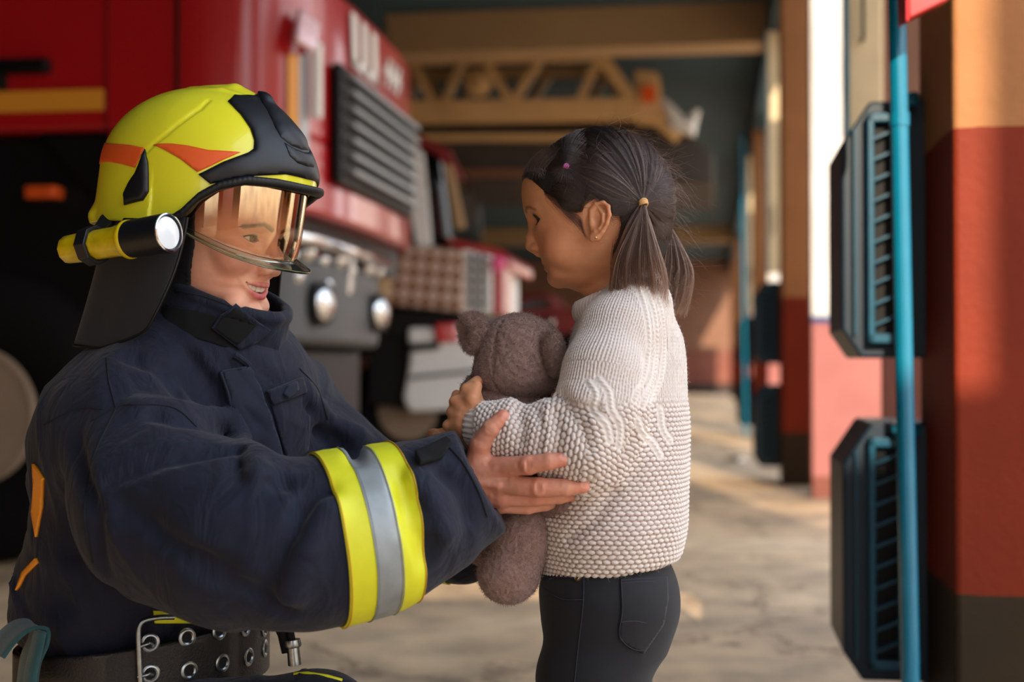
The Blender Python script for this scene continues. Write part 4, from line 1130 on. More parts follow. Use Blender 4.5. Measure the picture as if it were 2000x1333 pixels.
# neck curtain of dark cloth
M_cloth = mat('curtain_cloth', (24, 25, 31), .75, bump=.35, bscale=700, bdist=.0006, var=.08, vscale=30, sheen=.15)
def curtain(th, t):
    u = 16 - 156 * t
    s = 1 + .03 * t + .15 * t * t * (.5 - .5 * math.cos(th)) 
    fold = 5 * math.sin(th * 5 + 2.2 * t) * t + 2.0 * math.sin(th * 11 + 1) * t * t
    nrm = np.array([math.cos(th), math.sin(th)])
    return (HC[0] + (HA_ - 14) * s * math.cos(th) + nrm[0] * fold - 10 * t, (HB_ - 7) * (1 + .05 * t) * math.sin(th) + nrm[1] * fold, u - 6 * t * (1 - math.cos(th)) * .5)
def c_edge(t): return R(70 + 20 * t ** 2.2 + 24 * (max(0, t - .8) / .2) ** 2)
nu, nv = 110, 40; V = []
for j in range(nv + 1):
    t = j / nv; a = c_edge(t); b_ = 2 * math.pi - R(66 + 3 * t)
    for i in range(nu + 1): V.append(curtain(a + (b_ - a) * i / nu, t))
Fc = np.array([(j * (nu + 1) + i, (j + 1) * (nu + 1) + i, (j + 1) * (nu + 1) + i + 1, j * (nu + 1) + i + 1) for i in range(nu) for j in range(nv)])
cur = mesh('neck_curtain', h2w(np.array(V)), Fc, M_cloth, helm); so_ = cur.modifiers.new('s', 'SOLIDIFY'); so_.thickness = .0022; so_.offset = 0
hem = [h2w(V[j * (nu + 1)]) for j in range(nv + 1)] + [h2w(V[nv * (nu + 1) + i]) for i in range(1, nu + 1)] + [h2w(V[j * (nu + 1) + nu]) for j in range(nv - 1, -1, -1)]
MB().tube(hem, .0018, 8).build('hem_piping', M_trim, helm, smooth=True)
# side strap block where visor pivots
M_pv = M_hk
for sg in (1, -1):
    ang = R(80) * sg
    c = np.array([HC[0] + 126 * math.cos(ang), 108 * math.sin(ang), 12.])
    o = MB(); nrm = np.array([math.cos(ang) / 126, math.sin(ang) / 108, 0]); nrm /= np.linalg.norm(nrm)
    o.lathe(c * .001, nrm, [(-.006, .014), (.000, .014), (.002, .012), (.002, .001)], 28)
    o.v = [tuple(h2w(np.array(p) * 1000)) for p in o.v]
    o.build('visor_pivot', M_pv, helm, smooth=True)
# ---- torch clipped to the near side
tor = empty('flashlight', P(240, 470, 1.62), 'scuffed yellow flashlight with black head clipped to the side of the yellow helmet', 'flashlight')
m = mat('scuffed_yellow', (214, 190, 16), .35, coat=.4, var=.25, vscale=38, bump=.3, bscale=90, bdist=.002); M_ty = m
A0, A1 = PV(128, 489, 1.665), PV(329, 455, 1.588); ax = (A1 - A0) / np.linalg.norm(A1 - A0); Ln = np.linalg.norm(A1 - A0)
def tl(name, prof, m, n=32, **k): return MB().lathe(A0, ax, prof, n).build(name, m, tor, smooth=True, **k)
tl('body', [(0, .006), (.001, .0145), (.004, .0168), (.02, .0175), (Ln * .5, .0178), (Ln * .56, .019), (Ln * .63, .0205), (Ln * .66, .0195), (Ln * .66, .001)], M_ty, 10, bevel=.002)
tl('head', [(Ln * .62, .018), (Ln * .64, .0215), (Ln * .97, .0225), (Ln, .0225), (Ln + .001, .0195), (Ln - .003, .019), (Ln - .003, .001)], M_hk)
tl('lens_ring', [(Ln - .001, .0222), (Ln + .0015, .0222), (Ln + .002, .0208), (Ln - .001, .0200)], M_chrome)
m = mat('lens', (232, 238, 244), .3, coat=1)
tl('lens', [(Ln - .002, .0186), (Ln - .0005, .0182), (Ln + .0005, .010), (Ln + .0008, .001)], m)
tl('grip_ring', [(Ln * .60, .0205), (Ln * .62, .0225), (Ln * .645, .0225), (Ln * .66, .0205)], M_ty)
cl = empty('torch_clip', tuple(A0 + ax * .06), None, None, parent=None)
cl.parent = helm; cl.location = Vector((A0 + ax * .06 - WL['helmet']).tolist()); WL['torch_clip'] = A0 + ax * .06
def clipring():
    # squared black ring round the torch and a tongue up to the shell
    mbx = MB(); pr = [(.036, .0185), (.036, .0235), (.052, .0235), (.052, .0185)]
    mbx.lathe(A0, ax, pr + [pr[0]], 8); return mbx
o = clipring().build('clip_ring', M_hk, cl, bevel=.001)
p0 = A0 + ax * .044 + np.array([0, .012, .02]); 
MB().prism([p0 + [-.006, 0, -.008], p0 + [.012, 0, -.008], p0 + [.016, .03, .012], p0 + [-.004, .03, .012]], (0, .004, .010)).build('clip_tongue', M_hk, cl, bevel=.002)
# dark hood round the face
def hood(p):
    h = woman_head(p); d = smax(h - 6, -(h - 1.5), 2)
    cut = p[:, 0] - np.interp(p[:, 2], [-120, -70, -20, 20, 60], [2, 14, 22, 20, 30]).astype(np.float32)
    return smax(smax(d, cut, 3), p[:, 2] - 70, 3)
v, q_ = poly(lambda p: hood(wl(p)) * .001 * WK, WO + [-.14, -.14, -.15], WO + [.14, .14, .09], .0028)
M_knit = mat('hood_cloth', (20, 21, 26), .85, bump=.3, bscale=800, bdist=.0006)
hood_data = (v, q_)
# ================================================================= turnout coat
M_coat = mat('coat_cloth', (20, 25, 44), .72, var=.18, vscale=60, bump=.5, bscale=1100, bdist=.0008, sheen=.1, spec=.3)
def wrinkle(m, sc, dist, st=.6):
    nt = m.node_tree; N, L = nt.nodes, nt.links; b = N['Principled BSDF']; old = b.inputs['Normal'].links[0].from_node
    tc = N.new('ShaderNodeTexCoord'); n = N.new('ShaderNodeTexNoise'); n.inputs['Scale'].default_value = sc; n.inputs['Detail'].default_value = 3; n.inputs['Distortion'].default_value = 1.2
    mp = N.new('ShaderNodeMapping'); mp.inputs['Scale'].default_value = (1.6, 1, .7); mp.inputs['Rotation'].default_value = (0, .5, 0); L.new(tc.outputs['Object'], mp.inputs[0]); L.new(mp.outputs[0], n.inputs['Vector'])
    bp = N.new('ShaderNodeBump'); bp.inputs['Strength'].default_value = st; bp.inputs['Distance'].default_value = dist; L.new(n.outputs['Fac'], bp.inputs['Height']); L.new(bp.outputs[0], old.inputs['Normal'])
wrinkle(M_coat, 16, .012)
M_coat2 = mat('coat_cloth_worn', (32, 38, 54), .75, var=.2, vscale=30, bump=.45, bscale=1100, bdist=.0005, sheen=.1, spec=.3)
M_velcro = mat('velcro', (10, 11, 14), .95, bump=.5, bscale=1600, bdist=.0004)
M_thread = mat('thread', (20, 22, 30), .8)
M_hv = mat('hi_vis_yellow', (222, 224, 42), .5, var=.05, vscale=40, bump=.2, bscale=1000, bdist=.0004)
M_rs = mat('reflective_silver', (150, 158, 162), .38, var=.1, vscale=50, metal=.25)
M_orng = mat('orange_tape', (236, 150, 40), .5)
FWD = np.array([math.cos(R(28)), -math.sin(R(28)), 0]); AXS = np.array([math.sin(R(28)), math.cos(R(28)), 0])
RB = np.stack([FWD, AXS, [0, 0, 1]], 1)     # columns = axes
NA = [PV(240, 868, 1.665), PV(330, 1000, 1.59), PV(450, 1055, 1.535), PV(600, 1064, 1.535), PV(735, 1034, 1.555), PV(850, 986, 1.585), PV(938, 936, 1.612), PV(975, 917, 1.622)]
NAr = [.086, .093, .084, .079, .077, .063, .0475, .046]
FA = [PV(530, 815, 1.93), PV(640, 935, 1.91), PV(760, 1010, 1.89), PV(900, 1052, 1.86), PV(985, 1015, 1.82)]
FAr = [.085, .083, .072, .048, .038]
def folds(p, near):
    """cloth wrinkles: ridged, stretched across the sleeve"""
    if near:
        a = NA[2]; d1 = np.array([.86, 0, .5]); d2 = np.array([-.5, 0, .86])
    else:
        d1 = np.array([.6, .2, -.77]); d2 = np.array([.77, 0, .6])
    q = np.stack([p @ d1 * 16, p[:, 1] * 6, p @ d2 * 5], 1).astype(np.float32)
    w = vnoise(q, .55, 5)[:, None] * 1.2
    n = vnoise(q + w, 1., 3); r = 1 - np.abs(n) * 2
    n2 = vnoise(q * 1.9 + w * 2, 1., 9)
    return (.55 * r * np.abs(r) + .25 * n2)
def coat0(p):
    d = ell(p, PV(335, 930, 1.80), (.128, .185, .185), RB)
    d = smin(d, ell(p, PV(285, 1120, 1.80), (.120, .168, .155), RB), .06)
    d = smin(d, ell(p, PV(190, 1172, 1.82), (.086, .13, .075), RB), .05)
    d = smin(d, cap(p, PV(345, 800, 1.80), PV(395, 700, 1.775), .115, .088), .05)
    d = smin(d, cap(p, PV(262, 820, 1.69), PV(350, 745, 1.76), .078, .085), .045)
    d = smin(d, cap(p, PV(530, 800, 1.92), PV(440, 730, 1.80), .078, .085), .05)
    d = smin(d, ell(p, PV(450, 860, 1.80), (.085, .13, .14), RB), .05)
    d = smin(d, ell(p, PV(222, 850, 1.76), (.055, .11, .09), RB), .05)
    d = smax(d, PV(0, 1262, 1.78)[2] - p[:, 2] + (p[:, 0] - PV(300, 0, 1.78)[0]) * .10, .03)
    return d
def coat(p):
    b = coat0(p); n = chain(p, NA, NAr, .045); f = chain(p, FA, FAr, .04)
    f = smax(f, -((p @ np.array([1, 0, 0]) - FA[-1][0]) * -1 - .0) , .004) if False else f
    d = smin(b, n, .035); d = smin(d, f, .03)
    tb = np.clip((n - b) / .05, -1, 1); fl = folds(p, True)
    lowband = np.clip(.5 + vnoise(p, 7, 2), 0, 1)
    # big designed creases on the near sleeve and shoulder
    d = d - (.0078 * fl * (.5 + .8 * lowband))
    for pts, r_, k in CREASES: 
        d = smax(d, -chain(p, pts, [r_] * len(pts), .004), k)
    for pts, r_, k in RIDGES: d = smin(d, chain(p, pts, [r_] * len(pts), .004), k)
    d = smax(d, cuffcut(p), .002)
    return d
def cuffcut(p):
    a = NA[-2]; near = np.linalg.norm(p - a, axis=1) < .16
    cut = (p - a) @ np.array([.883, 0, .469])
    cut = np.maximum(cut, -cap(p, NA[-3], NA[-1], .040, .0405) * (cut > -.06) - 1. * (cut <= -.06))
    return np.where(near & (p[:, 0] > a[0] - .12), cut, -1.).astype(np.float32)
CREASES = []; RIDGES = []
def coatb(p):
    d = coat0(p); d = smin(d, chain(p, FA, FAr, .04), .03) - (.0062 * folds(p, True) * (.5 + .8 * np.clip(.5 + vnoise(p, 7, 2), 0, 1)))
    for pts, r_, k in CREASES: d = smax(d, -chain(p, pts, [r_] * len(pts), .004), k)
    return d
def on(pxs, off=0., f=None):
    """points of the photo frame carried onto the cloth"""
    O = np.tile(np.array([0, 0, CAMZ]), (len(pxs), 1)); D = np.array([PV(a, b, 1.) for a, b in pxs]) - O; D /= np.linalg.norm(D, axis=1, keepdims=True)
    X, t = march(f or coat, O, D, 1.2, 3.); return X - D * off
_cr = [[(300, 812), (345, 822), (400, 834), (455, 842)], [(500, 880), (470, 915), (478, 935), (560, 946)], [(360, 890), (470, 878), (520, 905)],
       [(215, 945), (300, 905), (420, 880)], [(610, 965), (580, 1040), (540, 1110), (525, 1160)], [(590, 1000), (640, 960)], [(800, 960), (845, 1000), (850, 1060)],
       [(860, 925), (905, 965), (915, 1010)], [(785, 930), (800, 1020), (830, 1090)], [(150, 870), (190, 1000), (200, 1110)], [(120, 950), (140, 1080), (230, 1160)],
       [(370, 700), (420, 760), (445, 850)], [(340, 720), (395, 790)], [(600, 790), (640, 815), (660, 860)], [(620, 840), (680, 870)], [(560, 1190), (480, 1150), (380, 1110)], [(700, 900), (660, 870), (640, 830)],
       [(250, 700), (310, 720), (350, 770)], [(240, 980), (330, 1060), (440, 1110)]]
_cs = [(on(c), .0042, .02) for c in _cr]
_rd = [[(270, 795), (350, 800), (450, 820)], [(470, 860), (505, 890), (500, 930)], [(640, 1000), (600, 1080), (570, 1160)], [(815, 940), (850, 985), (868, 1040)], [(600, 770), (650, 830), (700, 850)]]
_rs = [(on(c), .0048, .03) for c in _rd]
CREASES += _cs; RIDGES += _rs
v, q_ = poly(coat, PV(-10, 1320, 1.6) - [0.02, .45, 0.0], PV(1060, 600, 1.9) + [.03, .40, .06], .0045, slack=2.2)
coat_o = mesh('turnout_coat', v, q_, M_coat, woman)
def ptch(name, pxs, m, parent=None, f=None, **k):
    VV, Fc = patch_px(f or coat, pxs, t0=1.0, **k); return mesh(name, VV, Fc, m, parent or coat_o, smooth=True)
def seam(pxs, r=.0009, m=None, name='seam', off=.0006, f=None, n=None, parent=None):
    pts = spline([(a, b, 0) for a, b in pxs], n or max(8, len(pxs) * 8)); X = on([(a[0], a[1]) for a in pts], off, f)
    return MB().tube(X, r, 6).build(name, m or M_thread, parent or coat_o, smooth=True)
# reflective band round the near sleeve
def sleeve_band(name, pts, rs, i0, i1, t0, t1, tilt, m, off=.0016, thk=.0018, f=None):
    """ring of cloth round a chain of joints between positions t0..t1 on segment i0, slanted by tilt"""
    a, b = pts[i0], pts[i1]; ax = (b - a) / np.linalg.norm(b - a)
    h = np.array([0, 0, 1.]); s1 = np.cross(ax, h); s1 /= np.linalg.norm(s1); s2 = np.cross(s1, ax)
    nt_, nc = 10, 120; V = []
    ff = f or coat
    cen = []; dirs = []
    for j in range(nt_ + 1):
        for i in range(nc):
            th = 2 * math.pi * i / nc; t = t0 + (t1 - t0) * j / nt_ + tilt * math.sin(th) 
            cen.append(a + (b - a) * t); dirs.append(math.cos(th) * s1 + math.sin(th) * s2)
    cen = np.array(cen); dirs = np.array(dirs)
    lo = np.full(len(cen), .02); hi = np.full(len(cen), .16)
    # first crossing going outward from the arm axis
    r = np.full(len(cen), .015); 
    for _ in range(40):
        d = ff((cen + dirs * r[:, None]).astype(np.float32)); r = r + np.clip(-d, -.004, .02) * .7
    r = np.minimum(r, .11)
    X = cen + dirs * r[:, None]
    V = np.vstack([X + dirs * (off + thk / 2), X + dirs * (off - thk / 2)]); n = len(X)
    Fc = []
    for j in range(nt_):
        for i in range(nc):
            q = (j * nc + i, j * nc + (i + 1) % nc, (j + 1) * nc + (i + 1) % nc, (j + 1) * nc + i)
            Fc.append(q); Fc.append(tuple(x + n for x in q[::-1]))
    for i in range(nc):
        i2 = (i + 1) % nc
        Fc.append((i2, i, i + n, i2 + n)); k = nt_ * nc; Fc.append((k + i, k + i2, k + i2 + n, k + i + n))
    return mesh(name, V, Fc, m, coat_o)
fn = lambda p: smin(chain(p, NA, NAr, .045), smin(chain(p, NA, NAr, .045), np.full(len(p), 1., np.float32), .01), .01)
def near_f(p): 
    n = chain(p, NA, NAr, .045) - (.0062 * folds(p, True) * (.5 + .8 * np.clip(.5 + vnoise(p, 7, 2), 0, 1)))
    for pts, r_, k in CREASES: n = smax(n, -chain(p, pts, [r_] * len(pts), .004), k)
    return n
def far_f(p): return chain(p, FA, FAr, .04) - (.0062 * folds(p, True) * (.5 + .8 * np.clip(.5 + vnoise(p, 7, 2), 0, 1)))
near_f = far_f = coat
b0 = sleeve_band('yellow_band', NA, NAr, 3, 5, .14, .34, .07, M_hv, f=near_f)
sleeve_band('silver_band', NA, NAr, 3, 5, .34, .52, .07, M_rs, f=near_f)
sleeve_band('yellow_band', NA, NAr, 3, 5, .52, .72, .07, M_hv, f=near_f)
near_f = far_f = coat
for t in (.15, .335, .525, .71): sleeve_band('band_stitch', NA, NAr, 3, 5, t, t + .006, .07, mat('stitch', (206, 150, 40), .6) if t in (.15, .71) else M_rs, off=.0028, f=near_f)
for t0, t1, m in ((.42, .60, M_hv), (.60, .78, M_rs), (.78, .96, M_hv)): sleeve_band('yellow_band' if m is M_hv else 'silver_band', FA, FAr, 2, 3, t0, t1, -.05, m, f=far_f)
# cuff of the near sleeve: turned hem with tab
seam([(872, 868), (905, 905), (935, 960), (952, 1010)], .0012, name='cuff_seam')
tab = ptch('cuff_tab', [(809, 893), (872, 866), (882, 872), (862, 900), (818, 915)], M_velcro, up=.006, th=.003)
# shoulder seams
seam([(208, 700), (212, 740), (219, 770), (227, 800)]); seam([(177, 824), (227, 797), (250, 791), (312, 791), (350, 802), (385, 834)])
seam([(227, 797), (180, 900), (165, 1000), (180, 1100)]); seam([(85, 830), (150, 800), (200, 800)])
seam([(640, 820), (620, 760), (585, 720)])
# placket
ptch('placket', [(431, 726), (456, 722), (482, 718), (490, 727), (510, 777), (535, 849), (548, 905), (556, 940), (535, 944), (500, 930), (478, 895), (466, 855), (458, 820), (448, 770)], M_coat2, f=coatb, up=.004, th=.0035, step=5)
seam([(431, 727), (446, 770), (457, 820), (466, 860), (478, 893)], .0022, M_coat2, 'placket_piping', .006, coatb); seam([(433, 727), (456, 723), (482, 719)], .0022, M_coat2, 'placket_piping', .006, coatb)
# chest pocket
ptch('pocket_flap', [(517, 765), (583, 738), (592, 765), (527, 792)], M_coat, f=coatb, up=.004, th=.003); ptch('pocket_loop', [(543, 770), (552, 752), (567, 745), (570, 760), (550, 778)], M_coat2, f=coatb, up=.008, th=.003)
ptch('pocket', [(527, 792), (592, 765), (602, 815), (598, 880), (560, 905), (548, 868)], M_coat, f=coatb, up=.002, th=.0018)
seam([(536, 838), (565, 828), (602, 812)])
# orange tape at the back
ptch('orange_tape', [(68, 905), (76, 915), (88, 935), (86, 990), (74, 1050), (66, 1000), (70, 950)], M_orng, up=.002, th=.002, step=3)
ptch('orange_tape', [(73, 1090), (77, 1100), (52, 1125), (40, 1148), (34, 1155), (48, 1118)], M_orng, up=.002, th=.002, step=3)
# ---- collar: tall stand-up ring tilted forward
KA, KB = PV(395, 760, 1.785), PV(437, 575, 1.765)
KX = (KB - KA) / np.linalg.norm(KB - KA)
KS = np.cross(KX, FWD); KS /= np.linalg.norm(KS); KF = np.cross(KS, KX)
if KF @ FWD < 0: KF = -KF
TOPN = np.cross(PV(545, 618, 1.72) - PV(345, 548, 1.70), AXS); TOPN /= np.linalg.norm(TOPN)
if TOPN[2] < 0: TOPN = -TOPN
def collar_g(p, grow=0.):
    q = p - KA; h = q @ KX; t = np.clip(h / np.linalg.norm(KB - KA), -.2, 1.2)
    a = q @ KF - .004; b = q @ KS
    ra = .088 - .014 * t + .010 * (a > 0) * t; rb = .104 - .024 * t
    r = np.sqrt((a / ra) ** 2 + (b / rb) ** 2)
    d = (r - 1) * np.minimum(ra, rb) - grow
    d = d - .0018 * vnoise(p * np.array([1, 1, .5]), 60, 4) - .0015 * vnoise(p, 25, 6)
    return d
def collar(p):
    o = collar_g(p); d = smax(o, -(o + .008), .004)
    top = (p - PV(345, 548, 1.70)) @ TOPN
    d = smax(d, top, .005)
    d = smax(d, -((p - PV(380, 735, 1.78)) @ TOPN), .01)
    rim = np.sqrt(np.maximum(0, 0) + (o + .004) ** 2 + (top + .006) ** 2) - .0072 - .0012 * np.sin((p @ KF) * 900) * 0
    return smin(d, rim.astype(np.float32), .003)
v, q_ = poly(collar, KA - .15, KB + .15, .003)
col_o = mesh('collar', v, q_, M_coat, woman)
ptch('velcro_pad', [(314, 600), (330, 596), (380, 607), (437, 620), (457, 624), (466, 650), (468, 668), (455, 682), (425, 674), (380, 659), (345, 648), (312, 636)], M_velcro, col_o, collar, up=.001, th=.0012)
ptch('collar_flap', [(457, 598), (495, 621), (524, 643), (510, 657), (495, 668), (466, 682), (438, 660), (414, 641), (432, 615)], M_coat, col_o, collar, up=.0035, th=.0025)
ptch('velcro_flap', [(457, 603), (478, 615), (498, 630), (478, 655), (462, 672), (440, 657), (421, 641), (438, 615)], M_velcro, col_o, collar, up=.0065, th=.001)
seam([(286, 640), (340, 660), (400, 682), (455, 697)], .0011, name='collar_seam', f=collar, parent=col_o)
seam([(345, 568), (400, 580), (450, 598)], .0009, name='collar_seam', f=collar, parent=col_o)
MB().tube(on([(458, 694), (468, 700), (478, 708), (486, 716)], .003), .0042, 8).build('collar_tie', M_coat, col_o, smooth=True)
# ---- wide belt
BC = PV(285, 1284, 1.80); BT = math.tan(R(-3.5))
def belt_g(p):
    q = p - BC; z = q[:, 2] - (q[:, 0]) * .10
    a = q @ FWD; b = q @ AXS; r = np.sqrt((a / .142) ** 2 + (b / .172) ** 2)
    return ((r - 1) * .150).astype(np.float32), z
def belt(p):
    o, z = belt_g(p); d = smax(o, -(o + .007), .002)
    return smax(d, np.abs(z) - .038, .002)
m = mat('belt_leather', (16, 11, 13), .55, var=.2, vscale=60, bump=.8, bscale=350, bdist=.0015, coat=.15); M_belt = m
v, q_ = poly(belt, BC - [.22, .22, .09], BC + [.22, .22, .09], .0032)
bel = mesh('belt', v, q_, M_belt, woman)
M_eyel = mat('eyelet_steel', (150, 156, 160), .3, metal=1, var=.15, vscale=200); M_hole = mat('eyelet_hole', (6, 6, 8), .8)
f_b = lambda p: belt_g(p)[0]
for (px, py) in [(293, 1256), (365, 1246), (428, 1233), (479, 1226), (516, 1228), (294, 1317), (369, 1311), (434, 1296), (485, 1284), (517, 1267)]:
    X = on([(px, py)], 0, f_b); nn, _ = grad(f_b, X.astype(np.float32), .002); nn = nn[0]
    MB().lathe(X[0], nn, [(-.001, .0112), (.0012, .0112), (.0022, .0095), (.0022, .0078), (.0008, .0062), (-.001, .006)], 28).build('eyelet', M_eyel, bel, smooth=True)
    MB().lathe(X[0], nn, [(.0002, .0068), (.0006, .0066), (.0006, .0005)], 20).build('eyelet_hole', M_hole, bel)
bk = on([(340, 1206), (310, 1207), (284, 1212), (273, 1222), (270, 1240), (272, 1290), (275, 1345)], .006, f_b)
MB().tube(spline(bk, 40), .0032, 12).build('buckle', M_eyel, bel, smooth=True)
for y, y2 in ((1264, 1258), (1323, 1318)):
    pr = on([(268, y), (276, y - 1), (290, y2), (300, y2 + 2)], .006, f_b); pr[-1] += (BC - pr[-1]) / np.linalg.norm(BC - pr[-1]) * .008
    MB().tube(spline(pr, 14), .0024, 10).build('buckle_prong', M_eyel, bel, smooth=True)
for (a, b) in [((330, 1212), (345, 1330)), ((395, 1205), (402, 1325)), ((455, 1200), (462, 1310)), ((245, 1220), (250, 1330))]:
    pass
ptch('hem_band', [(298, 1192), (345, 1196), (400, 1198), (380, 1216), (300, 1216)], M_hv, None, coatb, up=.002, th=.0015)
# ---- trousers of the kneeling person
def trs(p):
    d = ell(p, PV(285, 1400, 1.80), (.134, .165, .115), RB)
    d = smin(d, cap(p, PV(330, 1490, 1.70), PV(620, 1425, 1.66), .10, .062), .04)
    d = smin(d, cap(p, PV(620, 1425, 1.66), PV(610, 1900, 1.68), .062, .05), .03)
    d = smin(d, cap(p, PV(330, 1440, 1.92), PV(560, 1800, 1.95), .10, .075), .04)
    d = smin(d, cap(p, PV(560, 1800, 1.95), PV(260, 1880, 1.95), .07, .06), .03)
    return d - .005 * folds(p, True)
v, q_ = poly(trs, PV(0, 1990, 1.8) - [.05, .3, .0], PV(760, 1250, 1.8) + [.05, .35, .0], .006)
tro = mesh('trousers', v, q_, M_coat, woman)
MB().tube(on([(575, 1318), (600, 1316), (640, 1322), (668, 1330)], .000, trs), .0022, 8).build('yellow_trim', M_hv, tro, smooth=True)
for bx, s_ in ((640, 0), (250, .2)):
    c = PV(bx, 1935, 1.68 + s_ * 1.2); c[2] = .045
    d_ = lambda p, c=c: smax(smin(ell(p, c, (.13, .05, .07)), cap(p, c + [-.04, 0, .0], c + [-.04, 0, .12], .055, .055), .03), -p[:, 2] + .001, .004)
    v, q_ = poly(d_, c - [.2, .1, .06], c + [.2, .1, .2], .007); mesh('boot', v, q_, M_rubber if 'M_rubber' in globals() else M_velcro, woman)
# strap and clip hanging from the belt
st = MB().tube([PV(540, 1215, 1.70), PV(552, 1240, 1.69), PV(560, 1275, 1.69)], .006, 10).build('hanging_strap', M_velcro, bel, smooth=True)
MB().tube([PV(560, 1205, 1.69), PV(568, 1240, 1.688), PV(570, 1252, 1.688)], .0045, 10).build('cord', M_velcro, bel, smooth=True)
MB().lathe(PV(571, 1250, 1.688), PV(575, 1290, 1.688) - PV(571, 1250, 1.688), [(0, .0095), (.006, .0105), (.009, .0095), (.009, .0075), (.03, .008), (.03, .001)], 18).build('snap_clip', M_eyel, bel, smooth=True)
# teal cloth hanging by the belt
tcl = empty('work_glove', PV(50, 1290, 1.62), 'dark teal fabric glove tucked at the back of the leather belt', 'glove')
M_tg = mat('teal_fabric', (28, 74, 80), .9, bump=.8, bscale=900, bdist=.001, sheen=.3, var=.12, vscale=60)
def ribbon(cen, wdir, w, name, m, parent, th=.004):
    c = spline(cen, 50); V = []; N_ = []
    for i, p in enumerate(c):
        t = c[min(i + 1, 49)] - c[max(i - 1, 0)]; t /= np.linalg.norm(t); nn = np.cross(t, wdir); nn /= np.linalg.norm(nn)
        for s in (-1, -.4, .4, 1): V.append(p + wdir * w * s + nn * .003 * (1 - s * s))
    Fc = np.array([(i * 4 + k, (i + 1) * 4 + k, (i + 1) * 4 + k + 1, i * 4 + k + 1) for i in range(49) for k in range(3)])
    o = mesh(name, np.array(V), Fc, m, parent); sm = o.modifiers.new('s', 'SOLIDIFY'); sm.thickness = th; sm.offset = 0; b = o.modifiers.new('v', 'BEVEL'); b.width = .0012; return o
wd = np.array([.6, -.8, 0])
ribbon([PV(-10, 1278, 1.62), PV(15, 1245, 1.62), PV(45, 1222, 1.62), PV(75, 1222, 1.62), PV(76, 1250, 1.62), PV(60, 1290, 1.62), PV(52, 1345, 1.62)], wd, .030, 'glove_cuff', M_tg, tcl)
ribbon([PV(80, 1232, 1.60), PV(72, 1270, 1.60), PV(62, 1310, 1.60), PV(58, 1350, 1.60)], wd, .014, 'glove_fold', M_tg, tcl, .006)
# ================================================================= body under the clothes + head + hand
def fing(p, pts, rs): return chain(p, pts, rs, .0025)
Yh = 1.622
def hpt(px, py, dy=0.): return PV(px, py, Yh + dy)
thumb = [hpt(930, 912, .012), hpt(938, 868, -.004), hpt(958, 838, -.012), hpt(982, 814, -.010)]
index_ = [hpt(975, 913, -.006), hpt(1032, 909, -.026), hpt(1072, 902, -.034), hpt(1100, 898, -.033)]
middle = [hpt(978, 946, -.002), hpt(1052, 953, -.018), hpt(1103, 953, -.020), hpt(1138, 951, -.016)]
ring_ = [hpt(980, 972, .006), hpt(1045, 972, .006), hpt(1092, 969, .014), hpt(1122, 966, .024)]
pinky = [hpt(980, 986, .018), hpt(1030, 990, .022), hpt(1065, 985, .032), hpt(1088, 980, .042)]
def hand(p):
    d = fing(p, thumb, [.0135, .0118, .0098, .0082])
    pl = None
    for a, r in ((hpt(972, 920, 0), .0135), (hpt(976, 948, 0), .0135), (hpt(978, 972, .008), .0125), (hpt(978, 984, .018), .0115)):
        e = cap(p, hpt(925, 938, .010) + (a - hpt(976, 948, 0)) * .55, a, .0165, r); pl = e if pl is None else smin(pl, e, .008)
    d = smin(d, pl, .007)
    d = smin(d, cap(p, hpt(870, 968, .016), hpt(940, 938, .012), .0215, .0165), .016)
    d = smin(d, cap(p, hpt(935, 905, .004), hpt(965, 918, 0), .012, .012), .010)
    d = smin(d, fing(p, index_, [.0118, .0108, .0095, .0078]), .0035)
    d = smin(d, fing(p, middle, [.0118, .0112, .0098, .0080]), .0035)
    d = smin(d, fing(p, ring_, [.0112, .0103, .0092, .0077]), .003)
    d = smin(d, fing(p, pinky, [.0100, .0090, .0080, .0066]), .003)
    # knuckles, tendons, skin folds
    for j in (index_, middle):
        d = smin(d, sph(p, j[1] + [0, -.0035, .001], .0088), .004)
        for k, off in ((1, -.0022), (1, .0), (1, .0022), (2, -.001), (2, .001)):
            t = (j[2] - j[0]) / np.linalg.norm(j[2] - j[0]); c = j[k] + t * off
            d = smax(d, -cap(p, c + [0, -.0125, -.006], c + [0, -.0125, .006], .0012), .0022)
    for k, off in ((2, -.003), (2, 0.), (2, .003)):
        t = (thumb[3] - thumb[1]) / np.linalg.norm(thumb[3] - thumb[1]); c = thumb[k] + t * off; n_ = np.array([-t[2], 0, t[0]])
        d = smax(d, -cap(p, c + [0, -.0112, 0] - n_ * .006, c + [0, -.0112, 0] + n_ * .006, .0011), .002)
    for a, b in ((hpt(935, 930, -.008), hpt(970, 915, -.013)), (hpt(938, 945, -.010), hpt(972, 948, -.014))):
        d = smin(d, cap(p, a, b, .0025, .0035), .006)
    # nails pressed in
    for (pts, w, up) in ((thumb, .0058, (-.3, -.9, .35)), (index_, .0052, (0, -.95, .25)), (middle, .0052, (0, -.97, .2))):
        t = (pts[3] - pts[2]) / np.linalg.norm(pts[3] - pts[2]); u = np.array(up, float); u -= (u @ t) * t; u /= np.linalg.norm(u); s_ = np.cross(t, u)
        d = smax(d, -smax(-ell(p, pts[3] + t * .0005 + u * .0068, (.0085, w + .0006, .0026), np.stack([t, s_, u], 1)), ell(p, pts[3] + t * .0008 + u * .0062, (.0076, w, .0026), np.stack([t, s_, u], 1)) * -1, .0006), .0006) if False else d
    return d - .0003 * vnoise(p, 260, 1)
hv, hq = poly(hand, hpt(870, 1010) - [.01, .06, .0], hpt(1165, 790) + [.01, .08, 0], .0011, slack=1.8)
